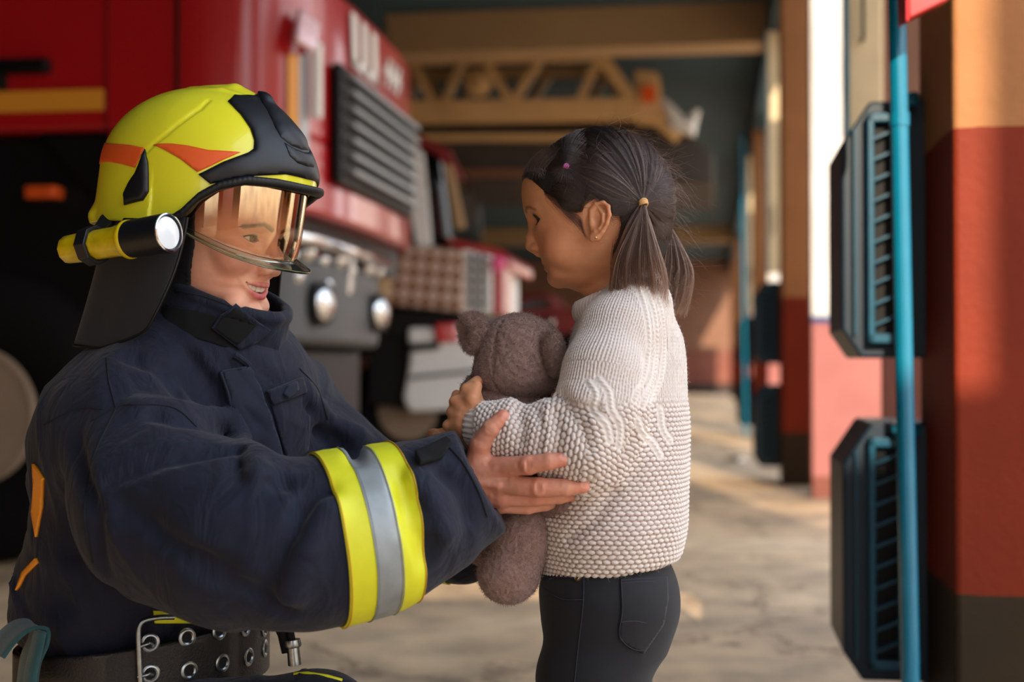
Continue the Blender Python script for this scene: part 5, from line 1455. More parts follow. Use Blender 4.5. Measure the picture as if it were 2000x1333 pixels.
def nailmask(p):
    m = np.zeros(len(p)); 
    for (pts, w, up) in ((thumb, .0060, (.35, -.9, -.3)), (index_, .0054, (0, -.9, .42)), (middle, .0054, (0, -.92, .38))):
        t = (pts[3] - pts[2]) / np.linalg.norm(pts[3] - pts[2]); u = np.array(up, float); u -= (u @ t) * t; u /= np.linalg.norm(u); s_ = np.cross(t, u)
        q = p - (pts[3] + t * .0015); k = np.sqrt(((q @ t) / .0062) ** 2 + ((q @ s_) / w) ** 2 + 0) 
        m = np.maximum(m, np.clip((1 - k) * 6, 0, 1) * ((q @ u) > .002))
    return m
hc = np.tile(np.array(lin((212, 150, 126)), np.float32), (len(hv), 1)) * (1 + .06 * fbm(hv, 90, 3)[:, None])
jj = np.min([np.linalg.norm(hv - j, axis=1) for pts in (index_, middle, ring_, thumb) for j in (pts[0], pts[1], pts[3])], 0)
k = np.exp(-(jj / .014) ** 2)[:, None] * .45; hc = hc * (1 - k) + np.array(lin((208, 112, 92))) * k
nk = nailmask(hv)[:, None]; hc = hc * (1 - nk) + np.array(lin((226, 158, 142))) * nk
WB.append((hv, hq, hc))
def wbody(p):
    d = ell(p, PV(320, 930, 1.80), (.10, .15, .16), RB)
    d = smin(d, ell(p, PV(285, 1260, 1.80), (.095, .12, .15), RB), .06)
    d = smin(d, cap(p, PV(330, 800, 1.79), WO + [-.03, .02, -.10], .07, .05), .04)
    d = smin(d, chain(p, NA[:-2] + [hpt(875, 966, .016)], [.055, .05, .045, .042, .038, .026, .020], .02), .03)
    d = smin(d, chain(p, FA, [.055, .05, .042, .032, .026], .02), .03)
    d = smin(d, cap(p, FA[-1], PV(1060, 985, 1.80), .024, .022), .02)
    d = smin(d, cap(p, PV(330, 1480, 1.70), PV(600, 1440, 1.66), .07, .045), .04)
    d = smin(d, cap(p, PV(615, 1440, 1.66), PV(610, 1880, 1.68), .05, .035), .03)
    d = smin(d, cap(p, PV(330, 1430, 1.92), PV(560, 1790, 1.95), .075, .05), .04)
    return d
v, q_ = poly(wbody, PV(0, 1990, 1.8) - [.05, .3, 0], PV(1090, 580, 1.8) + [.05, .35, 0], .007)
WB.append((v, q_, np.tile(np.array(lin((212, 150, 126)), np.float32), (len(v), 1))))
V, Q = joinm([(a, b) for a, b, c in WB]); C = np.concatenate([c for a, b, c in WB])
wb = mesh('body', V, Q, M_skin, woman, cols=C)
mesh('teeth', tv, tq, M_tooth, woman)
mesh('hood', hood_data[0], hood_data[1], M_knit, woman)
for s in (1, -1): eyeball((W_eye[0], W_eye[1] * s, W_eye[2]), 12.2, (1, -.12, .06), lin((120, 84, 52)), 6.2, woman, w2w)
# brows and lashes as fine hairs
S_ = []; Rr = []
def surf_f(s, u, f0=110.):
    """front surface of the head at (s,u)"""
    s = np.atleast_1d(s); u = np.atleast_1d(u); x = np.full(len(s), f0)
    for _ in range(30):
        d = woman_head(np.stack([x, s, u], 1).astype(np.float32)); x = x - np.clip(d, -3, 6) * .8
    return x
for sg in (1, -1):
    c = spline([(11, 13.5, 0), (20, 17, 0), (31, 20, 0), (41, 18, 0), (48.5, 13.5, 0)], 200)
    for i in range(480):
        t = rng.random() ** .9; k = int(t * 199); wd_ = (2.9 - 2.2 * t) * (1 if t > .06 else .6)
        s0, u0 = c[k][0], c[k][1] + rng.uniform(-1, 1) * wd_ * .8 - .4
        ds = 3.2 + 2 * t; du = (2.6 - 4.2 * t) * (1 if t < .6 else 1) * .7
        pts = np.array([[s0 + ds * a, u0 + du * a - 1.0 * a * a] for a in (0, .5, 1)])
        x = surf_f(pts[:, 0] * sg, pts[:, 1]) + [0, .45, .25]
        S_.append(w2w(np.stack([x, pts[:, 0] * sg, pts[:, 1]], 1))); Rr.append(np.array([.00015, .00013, .00004]))
hair('eyebrows', S_, mat('brow_hair', (92, 60, 46), .6), woman, Rr)
def lashes(eye, A, to_w, parent, n, L0, r0, name, low=True):
    S_ = []; Rr = []
    for sg in (1, -1):
        for i in range(n):
            x = -.85 + 1.85 * i / n; s = eye[1] + .5 + x * A[3]
            for top in ((True, False) if low else (True,)):
                if not top and i % 3: continue
                hu = A[4] * (1 - x * x) * (1 - .15 * x) if top else -A[5] * (1 - abs(x) ** 2.4)
                u = eye[2] - .3 + hu + A[6] * (x * A[3]); f = eye[0] + math.sqrt(max(10., 13.6 ** 2 - (x * A[3]) ** 2 * .8 - hu ** 2)) - .6
                ln = L0 * (.7 + .4 * max(0, x)) * (1 if top else .45) * (.85 + .3 * random.random()); sx = .28 * x + .08
                e = np.array([[f, s * sg, u], [f + ln * .6, (s + sx * ln * .5) * sg, u + (-.05 if top else -.2) * ln], [f + ln * .95, (s + sx * ln) * sg, u + (.30 if top else -.4) * ln]])
                S_.append(to_w(e)); Rr.append(np.array([r0, r0 * .8, r0 * .25]))
    return hair(name, S_, M_lash, parent, Rr)
lashes(W_eye, WA, w2w, woman, 46, 6.5, .00016, 'eyelashes')
girl = empty('person', P(1180, 1950, 1.74), 'small child with dark pigtails and white knitted sweater, hugging a brown teddy bear', 'person')
V, Q = poly(girl_w, g2w((95, 85, -120)) - .003, g2w((-95, -85, 120)) + .003, .00125)
q = w2g(V)
gbase = lin((208, 146, 108)); 
C, mq = head_cols(q, gbase, lin((172, 78, 70)), [(G_up, [3.6, 3.6, 3.3, 2.4, 1]), (G_lo, [4.2, 3.8, 3, .8])], lin((220, 138, 106)), (56, 36, -26))
# darker brow line and lash line
br = [(81, 13, 14.5), (80, 22, 18.5), (74, 33, 19), (66, 41, 15)]
k = (np.clip((2.8 - pd2(mq, br)) / 2.2, 0, 1) * (mq[:, 0] > 50))[:, None] * .6; C = C * (1 - k) + np.array(lin((70, 42, 30))) * k
k = np.clip((.4 - np.abs(almond(mq, (0, G_eye[1] + .5, G_eye[2] - .2), 12, 5.6, 4.8, .04))) / .8 + .5, 0, 1) * (mq[:, 0] > 62) * (np.abs(mq[:, 1] - 27) < 14); k = k[:, None] * .85
C = C * (1 - k) + np.array(lin((40, 24, 20))) * k
GB = [(V, Q, C)]
# ================================================================= the child's clothes
def knit_mat(name, rgb):
    m = mat(name, rgb, .85, var=.05, vscale=120, bump=.5, bscale=1500, bdist=.0008, sheen=.4, sss=0); return m
M_wool = knit_mat('cream_wool', (216, 206, 200))
M_jean = mat('black_denim', (18, 20, 27), .8, var=.18, vscale=60, bump=.5, bscale=1800, bdist=.0004, sheen=.1)
M_jean_st = mat('denim_stitch', (44, 48, 60), .8)
TB = [PV(1222, 605, 1.745), PV(1222, 660, 1.745), PV(1220, 760, 1.745), PV(1207, 880, 1.745), PV(1190, 1010, 1.745), PV(1183, 1080, 1.745)]
TBr = [r * .000629 for r in (58, 86, 98, 116, 131, 128)]
SL = [PV(1205, 655, 1.675), PV(1183, 735, 1.65), PV(1168, 810, 1.636), PV(1140, 872, 1.63), PV(1060, 856, 1.63), PV(985, 838, 1.645), PV(944, 832, 1.66)]
SLr = [.043, .0455, .046, .045, .0335, .028, .0265]
SF = [PV(1205, 655, 1.815), PV(1170, 780, 1.85), PV(1120, 880, 1.85), PV(1010, 900, 1.83), PV(930, 880, 1.79)]
SFr = [.044, .044, .040, .030, .025]
SY = .78
def sc_(p):
    q = p.copy(); q[:, 1] = 1.745 + (q[:, 1] - 1.745) * SY; return q
def sc1(c): c = c.copy(); c[1] = 1.745 + (c[1] - 1.745) * SY; return c
def s_body(p): return chain(sc_(p), [sc1(c) for c in TB], TBr, .05)
def s_sleeve(p):
    d = chain(p, SL, SLr, .022); return d
HEMN = np.cross(PV(1330, 1086, 1.745) - PV(1050, 1120, 1.745), [0, 1, 0]); HEMN /= np.linalg.norm(HEMN)
if HEMN[2] < 0: HEMN = -HEMN
SCR = []
def sweater(p):
    b = s_body(p); n = s_sleeve(p); f = chain(p, SF, SFr, .022)
    d = smin(smin(b, n, .02), f, .02)
    d = smin(d, cap(p, PV(1255, 590, 1.70), PV(1215, 640, 1.68), .030, .035), .03)
    # bunched folds over forearm and elbow
    q = np.stack([p[:, 0] * 30, p[:, 1] * 8, p[:, 2] * 12], 1).astype(np.float32)
    fl = 1 - 2 * np.abs(vnoise(q, 1., 21))
    near = np.clip((.02 - n) / .02, 0, 1) * np.clip((1.70 - p[:, 1]) / .02, 0, 1) * np.clip((PV(0, 740, 1.63)[2] - p[:, 2]) / .03, 0, 1)
    d = d - .004 * fl * near - .0025 * vnoise(p, 22, 5)
    for pts, r_, k in SCR: d = smax(d, -chain(p, pts, [r_] * len(pts), .004), k)
    d = smax(d, -((p - PV(1050, 1120, 1.745)) @ HEMN), .008)
    d = smax(d, -(cap(p, PV(1198, 560, 1.74), PV(1206, 620, 1.74), .040, .034)), .004)      # neck hole
    d = smax(d, ((PV(927, 0, 1.65)[0] - p[:, 0]) + (p[:, 2] - PV(0, 832, 1.65)[2]) * .05), .005)
    return d
_k = [[(1110, 800), (1135, 830), (1150, 872)], [(1096, 770), (1120, 800), (1160, 800)], [(1240, 860), (1205, 915), (1165, 945), (1120, 950)],
      [(1012, 800), (1022, 835), (1018, 862)], [(1050, 798), (1058, 840), (1052, 880)], [(1085, 806), (1090, 850), (1085, 890)], [(1200, 960), (1160, 1020), (1110, 1050)], [(1262, 700), (1252, 800), (1225, 890)]]
_s = []
for i_, c in enumerate(_k): _s.append((on(c, 0, sweater), .0035 if i_ in (0, 1, 2) else .0022, .013))
SCR += _s
v, q_ = poly(sweater, PV(905, 1145, 1.63) - [0.01, .12, 0.01], PV(1370, 545, 1.9) + [.0, .12, .02], .0024, slack=1.9)
v, q_ = subdiv(v, q_)
N_ = vnormals(v, q_)
# ---- knit pattern: coordinates round the trunk or round the sleeve
def knit_uv(p):
    b = s_body(p); n = s_sleeve(p); f = chain(p, SF, SFr, .022)
    cx = np.interp(p[:, 2], [c[2] for c in TB[::-1]], [c[0] for c in TB[::-1]])
    u = np.arctan2(p[:, 1] - 1.745, p[:, 0] - cx) * .098; w = p[:, 2].copy()
    fine = np.clip((p[:, 2] - PV(0, 800, 1.7)[2]) / .02, 0, 1)
    best = np.full(len(p), 9.); L0 = 0; uu = u.copy(); ww = w.copy()
    sl = (n < b) | (f < b)
    for C_ in (SL, SF):
        L0 = 0
        for i in range(len(C_) - 1):
            a, c = C_[i], C_[i + 1]; ln = np.linalg.norm(c - a); ax = (c - a) / ln; t = seg_t(p, a, c)
            dd = np.linalg.norm(p - a - t[:, None] * (c - a), axis=1); s1 = np.cross(ax, [0, 1., 0]); s1 /= np.linalg.norm(s1); s2 = np.cross(ax, s1)
            m = sl & (dd < best); t = ((p - a) @ (c - a)) / ln ** 2; r = p - a; th = np.arctan2(r @ s2, r @ s1)
            best = np.where(m, dd, best); uu = np.where(m, th * .040, uu); ww = np.where(m, -(L0 + t * ln), ww); L0 += ln
            if i > 2 or C_ is SF: fine = np.where(m, 0, fine)
    return uu, ww, fine
uu, ww, fine = knit_uv(v)
def moss(u, w, pu, pw):
    row = np.floor(w / pw); fv = w / pw - row - .5; x = u / pu + .5 * (np.mod(row, 2)); col = np.floor(x); fu = x - col - .5
    fu = fu + .22 * fv * np.where(np.mod(row, 2) > 0, 1, -1)
    r2 = (2 * fu * 1.02) ** 2 + (2 * fv * 1.05) ** 2
    return np.sqrt(np.clip(1 - r2, 0, 1))
def stock(u, w, pu, pw):
    x = u / pu; fu = x - np.floor(x) - .5; y = w / pw + np.abs(fu) * 1.3; fv = y - np.floor(y) - .5
    leg = np.clip(1 - (np.abs(np.abs(fu) - .25) / .25) ** 2, 0, 1)
    return leg * (.45 + .55 * np.sqrt(np.clip(1 - (2 * fv) ** 2, 0, 1)))
jit = vnoise(v, 45, 3) * .0011
h1 = moss(uu + jit, ww + jit * .6, .0080, .0056); h2 = stock(uu + jit, ww, .0062, .0046)
hgt = (1 - fine) * h1 * .0026 + fine * h2 * .0019
# raised ribs and cables
ribs = [[(1248, 558), (1262, 610), (1268, 660), (1262, 720), (1240, 780)], [(1264, 562), (1278, 610), (1284, 665), (1278, 730), (1256, 790)], [(1281, 568), (1294, 615), (1298, 670), (1292, 735), (1270, 790)],
        [(1150, 745), (1165, 770), (1160, 800), (1185, 830), (1192, 860)], [(1170, 740), (1190, 765), (1195, 800), (1212, 830), (1210, 870)], [(1245, 820), (1258, 850), (1275, 865), (1290, 890)], [(1290, 800), (1296, 840), (1310, 860)]]
rb_ = np.full(len(v), 9.)
for r in ribs: 
    pts = spline([(a, b, 0) for a, b in r], 14); rb_ = np.minimum(rb_, polydist(v, on([(a[0], a[1]) for a in pts], 0, sweater)))
near_ = rb_ < .006
hgt = np.where(near_, np.maximum(hgt * .35, .0030 * np.exp(-(rb_ / .0026) ** 2) * (.72 + .28 * np.sin(ww * 1400))), hgt)
hemk = np.clip(1 - ((v - PV(1050, 1120, 1.745)) @ HEMN) / .004, 0, 1)
v = (v + N_ * (hgt - .0008)[:, None]).astype(np.float32)
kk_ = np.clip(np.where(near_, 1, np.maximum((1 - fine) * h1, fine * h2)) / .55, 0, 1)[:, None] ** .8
kc = np.array(lin((168, 138, 128))) * (1 - kk_) + np.array(lin((230, 221, 215))) * kk_  # stitch gaps painted darker: shade between the yarns put into the colour
M_woolk = mat('cream_wool_knit', (1., 1, 1), .85, attr=True, bump=.5, bscale=1500, bdist=.0008, sheen=.3)
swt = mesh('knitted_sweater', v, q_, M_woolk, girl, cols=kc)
# neck band: rolled rib
c0 = PV(1203, 577, 1.742); nb = []
for i in range(60):
    th = 2 * math.pi * i / 60; nb.append(c0 + np.array([.046 * math.cos(th), .047 * math.sin(th), .020 * math.cos(th)]))
mb = MB(); 
V_ = []; nrb = 60 * 6
for i in range(nrb):
    th = 2 * math.pi * i / nrb; r = .0075 + .0012 * math.sin(th * 60); c = c0 + np.array([.046 * math.cos(th), .047 * math.sin(th), .020 * math.cos(th)])
    rad = np.array([math.cos(th), math.sin(th), 0])
    for k in range(12): ph = 2 * math.pi * k / 12; V_.append(c + r * math.cos(ph) * rad + np.array([0, 0, 1.6 * r * math.sin(ph)]))
Fc = np.array([(i * 12 + k, i * 12 + (k + 1) % 12, ((i + 1) % nrb) * 12 + (k + 1) % 12, ((i + 1) % nrb) * 12 + k) for i in range(nrb) for k in range(12)])
mesh('neck_band', np.array(V_), Fc, M_wool, swt)
# cuff rib
mb = MB(); cc = SL[-1]; ca = SL[-1] - SL[-2]; ca /= np.linalg.norm(ca); s1 = np.cross(ca, [0, 1, 0]); s1 /= np.linalg.norm(s1); s2 = np.cross(ca, s1)
V_ = []; n = 240
for j, (t, r) in enumerate([(-.016, .0275), (-.006, .0285), (.004, .0280), (.011, .0268), (.014, .0240), (.012, .0215), (.0, .021)]):
    for i in range(n):
        th = 2 * math.pi * i / n; rr = r + .0011 * math.sin(th * 26) * (j < 5); V_.append(cc + ca * t + rr * (math.cos(th) * s1 + math.sin(th) * s2))
Fc = np.array([(j * n + i, j * n + (i + 1) % n, (j + 1) * n + (i + 1) % n, (j + 1) * n + i) for j in range(6) for i in range(n)])
mesh('cuff', np.array(V_), Fc, M_wool, swt)
X, NN = surf_samples(v, q_, 14000); sel = rng.normal(size=X.shape) * .5 + NN; sel /= np.linalg.norm(sel, axis=1, keepdims=True)
ln = rng.uniform(.0015, .0045, (len(X), 1)); bend = rng.normal(size=X.shape) * .35
S_ = [np.array([X[i] - NN[i] * .0005, X[i] + sel[i] * ln[i] * .55, X[i] + (sel[i] + bend[i]) * ln[i]]) for i in range(len(X))]
hair('wool_fuzz', S_, M_wool, swt, [np.array([.00007, .00006, .00003])] * len(S_))
# ---- jeans
def jean(p):
    d = ell(p, PV(1188, 1150, 1.745), (.083, .098, .075))
    d = smin(d, ell(p, PV(1235, 1205, 1.72), (.050, .052, .060)), .03)
    d = smin(d, chain(p, [PV(1180, 1180, 1.70), PV(1155, 1330, 1.70), PV(1150, 1560, 1.70), PV(1150, 1860, 1.70)], [.066, .058, .046, .036], .03), .035)
    d = smin(d, chain(p, [PV(1185, 1180, 1.79), PV(1170, 1340, 1.795), PV(1170, 1560, 1.80), PV(1170, 1860, 1.80)], [.062, .056, .046, .036], .03), .02)
    q = np.stack([p[:, 0] * 7, p[:, 1] * 7, p[:, 2] * 34 - p[:, 0] * 14], 1).astype(np.float32)
    lowf = np.clip((PV(0, 1180, 1.7)[2] - p[:, 2]) / .05, 0.1, 1)
    d = d - .0028 * (1 - 2 * np.abs(vnoise(q, 1, 8))) * lowf
    d = smax(d, p[:, 2] - PV(0, 1085, 1.745)[2], .006)
    return d
v, q_ = poly(jean, PV(1030, 1900, 1.7) - [0, .1, 0], PV(1340, 1070, 1.7) + [.02, .22, 0], .0032)
jn = mesh('jeans', v, q_, M_jean, girl)
def jp(name, pxs, m, **k):
    VV, Fc = patch_px(jean, pxs, t0=1., **k); return mesh(name, VV, Fc, m, jn)
jp('back_pocket', [(1211, 1131), (1255, 1128), (1301, 1128), (1303, 1170), (1294, 1220), (1256, 1276), (1209, 1250), (1213, 1190)], M_jean, up=.0012, th=.0012)
def js(pxs, r=.0006, off=.001, name='stitching', m=None):
    pts = spline([(a, b, 0) for a, b in pxs], len(pxs) * 8); X = on([(a[0], a[1]) for a in pts], off, jean); MB().tube(X, r, 6).build(name, m or M_jean_st, jn, smooth=True)
js([(1213, 1134), (1255, 1131), (1300, 1131)], off=.0028); js([(1213, 1140), (1255, 1137), (1300, 1137)], off=.0028)
js([(1213, 1134), (1216, 1190), (1212, 1247), (1255, 1271), (1290, 1220)], off=.0028)
js([(1214, 1216), (1240, 1214), (1262, 1218)], off=.0028)
js([(1140, 1118), (1139, 1180), (1130, 1260), (1121, 1345)]); js([(1060, 1132), (1100, 1128), (1138, 1132)]); js([(1140, 1124), (1210, 1122), (1310, 1108)])
js([(1062, 1150), (1095, 1170), (1138, 1172)])
X = on([(1129, 1130)], 0, jean); nn, _ = grad(jean, X.astype(np.float32), .002)
MB().lathe(X[0], nn[0], [(0, .0046), (.0012, .0044), (.0016, .0032), (.0010, .0026), (.0022, .0018), (.0026, .0002)], 20).build('rivet', mat('brass_rivet', (196, 176, 150), .25, metal=1), jn, smooth=True)
M_shoe = mat('shoe_leather', (60, 50, 52), .5)
for y_ in (1.70, 1.80):
    c = PV(1130, 1900, y_); c[2] = .035
    f_ = lambda p, c=c: smax(smin(ell(p, c + [-.01, 0, 0], (.085, .034, .038)), cap(p, c + [.035, 0, 0], c + [.035, 0, .05], .035, .034), .02), -p[:, 2] + .001, .003)
    v, q_ = poly(f_, c - [.12, .06, .05], c + [.1, .06, .12], .005); mesh('shoe', v, q_, M_shoe, girl)
# ---- hand on the bear, other hand's fingers, trunk under the clothes
def kp(px, py, Y=1.655): return PV(px, py, Y)
def ghand(p):
    d = cap(p, kp(950, 832, 1.662), kp(925, 828, 1.664), .0215, .0205)
    d = smin(d, ell(p, kp(912, 808, 1.665), (.0205, .017, .030), roty(.25)), .012)
    for a, b, c, r in (((922, 790), (911, 762), (932, 745), .0072), ((905, 800), (889, 785), (892, 772), .0068), ((900, 815), (884, 806), (890, 800), .0068), ((897, 830), (876, 832), (884, 838), .0066)):
        d = smin(d, chain(p, [kp(*a), kp(*b, 1.664), kp(*c, 1.69)], [r * 1.1, r, r * .9], .003), .004)
    d = smin(d, chain(p, [kp(928, 812, 1.655), kp(922, 780, 1.652), kp(930, 755, 1.665)], [.010, .0078, .007], .004), .006)
    return d - .0002 * vnoise(p, 300, 2)
gv, gq = poly(ghand, kp(990, 900, 1.62) * [1, 1, 1] + [-.12, -.03, 0], kp(985, 725, 1.62) + [0, .11, .0], .0010, slack=1.8)
def gh2(p):
    d = cap(p, PV(940, 880, 1.80), PV(905, 868, 1.775), .020, .018)
    for (y, x0, r) in ((850, 846, .0082), (874, 838, .0082), (893, 852, .0078)):
        d = smin(d, chain(p, [PV(900, y + 4, 1.765), PV(868, y, 1.752), PV(x0, y + 1, 1.752), PV(x0 + 6, y + 4, 1.735)], [r * 1.05, r, r * .95, r * .85], .003), .003)
    return d
gv2, gq2 = poly(gh2, PV(820, 930, 1.71), PV(965, 820, 1.85) + [.02, 0, 0], .0012, slack=1.8)
def gbody(p):
    d = chain(sc_(p), [sc1(c) for c in TB], [r * .72 for r in TBr], .04)
    d = smin(d, cap(p, g2w((-20, 0, -90)), TB[0], .030, .034), .02)
    d = smin(d, chain(p, SL, [r * .62 for r in SLr], .02), .01); d = smin(d, chain(p, SF, [r * .62 for r in SFr], .02), .01)
    for y_ in (1.70, 1.80): d = smin(d, chain(p, [PV(1180, 1180, y_), PV(1155, 1330, y_), PV(1150, 1860, y_)], [.05, .044, .026], .03), .02)
    return d
v, q_ = poly(gbody, PV(920, 1900, 1.6) - [0, .05, 0], PV(1340, 555, 1.9) + [0, .06, 0], .006)
skc = np.array(lin((208, 146, 108)), np.float32)
hc = skc * (1 + .06 * fbm(gv, 90, 3)[:, None]); GB.append((gv, gq, hc)); GB.append((gv2, gq2, skc * (1 + .06 * fbm(gv2, 90, 3)[:, None]))); GB.append((v, q_, np.tile(skc, (len(v), 1))))
V, Q = joinm([(a, b) for a, b, c in GB]); C = np.concatenate([c for a, b, c in GB])
gb = mesh('body', V, Q, M_skin, girl, cols=C)
for s in (1, -1): eyeball((G_eye[0], G_eye[1] * s, G_eye[2]), 12.0, (1, .05, -.03), lin((62, 34, 20)), 6.2, girl, g2w)
lashes(G_eye, (0, 0, 0, 12, 5.6, 4.8, .04), g2w, girl, 44, 7.5, .0002, 'eyelashes')
MB().lathe(g2w((5, 74.5, -22)), (0, -1, 0), [(-.001, .0010), (.0008, .0016), (.0018, .0010), (.002, .0001)], 14).build('ear_stud', mat('gold', (240, 200, 140), .2, metal=1), girl, smooth=True)
# ================================================================= the child's hair
m, nt, N, L, b = nm('dark_hair'); M_hair = m; nt.nodes.remove(b)
hb = N.new('ShaderNodeBsdfHairPrincipled'); hb.parametrization = 'COLOR'; hb.inputs['Color'].default_value = (.04, .019, .012, 1)
hb.inputs['Roughness'].default_value = .32; hb.inputs['Radial Roughness'].default_value = .5
L.new(hb.outputs[0], N['Material Output'].inputs[0])
hi = N.new('ShaderNodeHairInfo'); crr = N.new('ShaderNodeValToRGB'); ee = crr.color_ramp.elements; ee[0].color = (.006, .004, .004, 1); ee[1].color = (.085, .040, .024, 1); kk = ee.new(.7); kk.color = (.022, .012, .009, 1)
L.new(hi.outputs['Random'], crr.inputs[0]); L.new(crr.outputs[0], hb.inputs['Color'])
M_scalp = mat('hair_base', (26, 18, 16), .6, var=.3, vscale=70, bump=.6, bscale=260, bdist=.001)
hE = (np.array([-5., 0, 28]), np.array([91., 74., 92.]))
HPOLY = [(86, 54), (66, 33), (51, 23), (44, 12), (35, 7), (26, 8), (18, 19), (8, 31), (-6, 25), (-19, 13), (-24, -5), (-21, -20), (-14, -38), (-22, -66), (-110, -66), (-110, 150), (120, 150), (120, 54)]
def skull(p):
    m = p.copy(); m[:, 1] = np.abs(m[:, 1]); d = smax(superloft(m, gt), p[:, 2] - 66, 20)
    return smin(d, ell(p, (2, 0, 32), (86, 70, 80)), 14)
def hcap(p):
    d = smin(ell(p, hE[0], hE[1] - 1.5), skull(p) - 1.8, 4)
    d = smin(d, ell(p, (-45, 0, -8), (45, 52, 55)), 12)
    return smax(d, poly2d(p[:, 0], p[:, 2], HPOLY) + 1.5, 3.5)
v, q_ = poly(lambda p: hcap(w2g(p)) * .001, g2w((95, 90, -75)), g2w((-110, -90, 130)), .0022)
hr_root = mesh('hair', v, q_, M_scalp, girl)
def onE(n, k=1.): n = n / np.linalg.norm(n, axis=-1, keepdims=True); return hE[0] + n * hE[1] * k
def toN(p): n = (np.asarray(p, float) - hE[0]) / hE[1]; return n / np.linalg.norm(n)
P1 = toN((39, 62, 62.7)); T1p = np.array([-51., 69, 19]); T2p = np.array([-88., -34, 8]); T1 = toN(T1p); T2 = toN(T2p)
def slerp(a, b, t):
    w = math.acos(max(-1, min(1, float(a @ b)))); 
    if w < 1e-4: return np.tile(a, (len(t), 1))
    return (np.sin((1 - t) * w)[:, None] * a + np.sin(t * w)[:, None] * b) / math.sin(w)
S_ = []; Rr = []
def add_strand(pts, r0=.00014, r1=.00009):
    S_.append(g2w(np.array(pts))); n = len(pts); Rr.append(np.linspace(r0, r1, n))
cnt = 0
while cnt < 25000:
    if cnt % 4 == 0:
        p = np.array([rng.uniform(8, 84), 60., rng.uniform(12, 100)]); w_ = 1 - ((p[0] - hE[0][0]) / hE[1][0]) ** 2 - ((p[2] - hE[0][2]) / hE[1][2]) ** 2
        if w_ < .02: continue
        p[1] = hE[1][1] * math.sqrt(w_); n = toN(p)
    else:
        n = rng.normal(size=3); n /= np.linalg.norm(n); p = onE(n)
    if not inpoly(np.array([[p[0], p[2]]]), HPOLY)[0] or p[2] < -60: continue
    if p[1] < -20 and p[0] > -20 and rng.random() < .6: continue
    cnt += 1
    # part line on the near half: runs from the crown down in front of the ear
    pl = np.interp(p[2], [30, 60, 90, 120], [12, 12, 3, -9])
    if p[1] < -2 + .10 * (p[0] + 20):      # far half
        tg, tp = T2, T2p
        if p[0] > 30: tg, tp = toN((0, -72, 40)), None
    else: tg, tp = T1, T1p
    t = np.linspace(0, 1, 12); lift = rng.uniform(.985, 1.018)
    if tg is T1 and p[0] > pl + rng.normal() * 1.5 and p[2] > 42:
        # front section, gathered at the purple band and taken back
        if rng.random() < .75 and p[0] > 14:
            tt = np.linspace(0, 1, 9); a = slerp(n, P1, tt ** .85); k = lift + .012 * np.sin(tt * math.pi); pts = [onE(a[i], k[i]) for i in range(9)]
            jj = rng.normal(size=3) * 1.2; pts[-1] = onE(P1, 1.035) + jj
            b2 = slerp(P1, T1, tt); off = rng.normal() * .10; ax_ = np.array([0, 0, 1.])
            for i in range(1, 9):
                q = b2[i] + ax_ * (off - .12) * math.sin(tt[i] * math.pi); pts.append(onE(q, 1.03 + .012 * math.sin(tt[i] * math.pi)) + jj * .5)
            pts[-1] = T1p + rng.normal(size=3) * 1.6
            add_strand(pts); continue
    bow = rng.normal() * .02
    a = slerp(n, tg, t); a = a + np.array([0, 0, 1.]) * (np.sin(t * math.pi) * bow)[:, None]
    # below the crown the hair sags over the ear
    if tg is T1 and p[0] > 10 and p[2] < 50: a = a + np.array([0, .0, -.10]) * np.sin(t * math.pi)[:, None] * (1 if p[2] > 20 else .3)
    th_ = math.atan2(*( (n - tg) @ np.stack([np.cross(tg, [0, 0, 1.]), np.cross(np.cross(tg, [0, 0, 1.]), tg)], 1)))
    cl = .009 * math.sin(th_ * 19 + 2 * math.sin(th_ * 5)) + .006 * math.sin(th_ * 43 + 1.3)
    wv = .004 * np.sin(t * 9 + rng.random() * 6) + cl * np.sin(t * math.pi) ** .6
    k = (lift + wv) * (1 + .03 * t ** 3)
    pts = [onE(a[i], k[i]) for i in range(12)]
    if tp is not None: pts[-1] = tp + rng.normal(size=3) * 1.5
    add_strand(pts)
# hanging tails
scS, scR = S_, Rr; S_, Rr = [], []
def tail(T, ends, mids, n, out):
    for i in range(n):
        a = rng.uniform(-1, 1); b_ = rng.normal() * .6; L_ = 1.06 - .42 * rng.random() ** 2.2
        e = (ends[0] * (1 - a) + ends[1] * (1 + a)) / 2; md = (mids[0] * (1 - a) + mids[1] * (1 + a)) / 2
        dep = np.array([0, 1., 0]) * b_ * 11
        clump = np.array([math.sin(a * 14), 0, 0]) * 2.5
        p0 = T + rng.normal(size=3) * 1.4; p1 = T + (md - T) * .35 + out * 4 + dep * .35; p2 = md + dep + clump; p3 = T + (e - T) * L_ + dep * .8 + clump
        p25 = p2 * .45 + p3 * .55 + np.array([-4.5 * a, 0, 0]) + dep * .15
        c = spline([p0, p1, p2, p25, p3 + np.array([rng.normal() * 3, 0, rng.normal() * 3])], 16)
        c = c + (np.sin(np.linspace(0, 7, 16) + rng.random() * 6) * .9)[:, None] * np.array([1, .5, 0]) * np.linspace(0, 1, 16)[:, None]
        add_strand(c, .00018, .00006)
tail(T1p, [np.array([-12., 66, -98]), np.array([-80., 66, -92])], [np.array([-18., 76, -42]), np.array([-72., 72, -40])], 1900, np.array([0, 1., 0]))
tail(T2p, [np.array([-84., -30, -92]), np.array([-112., -42, -104])], [np.array([-84., -36, -45]), np.array([-124., -46, -52])], 1700, np.array([-1., -.3, 0]))
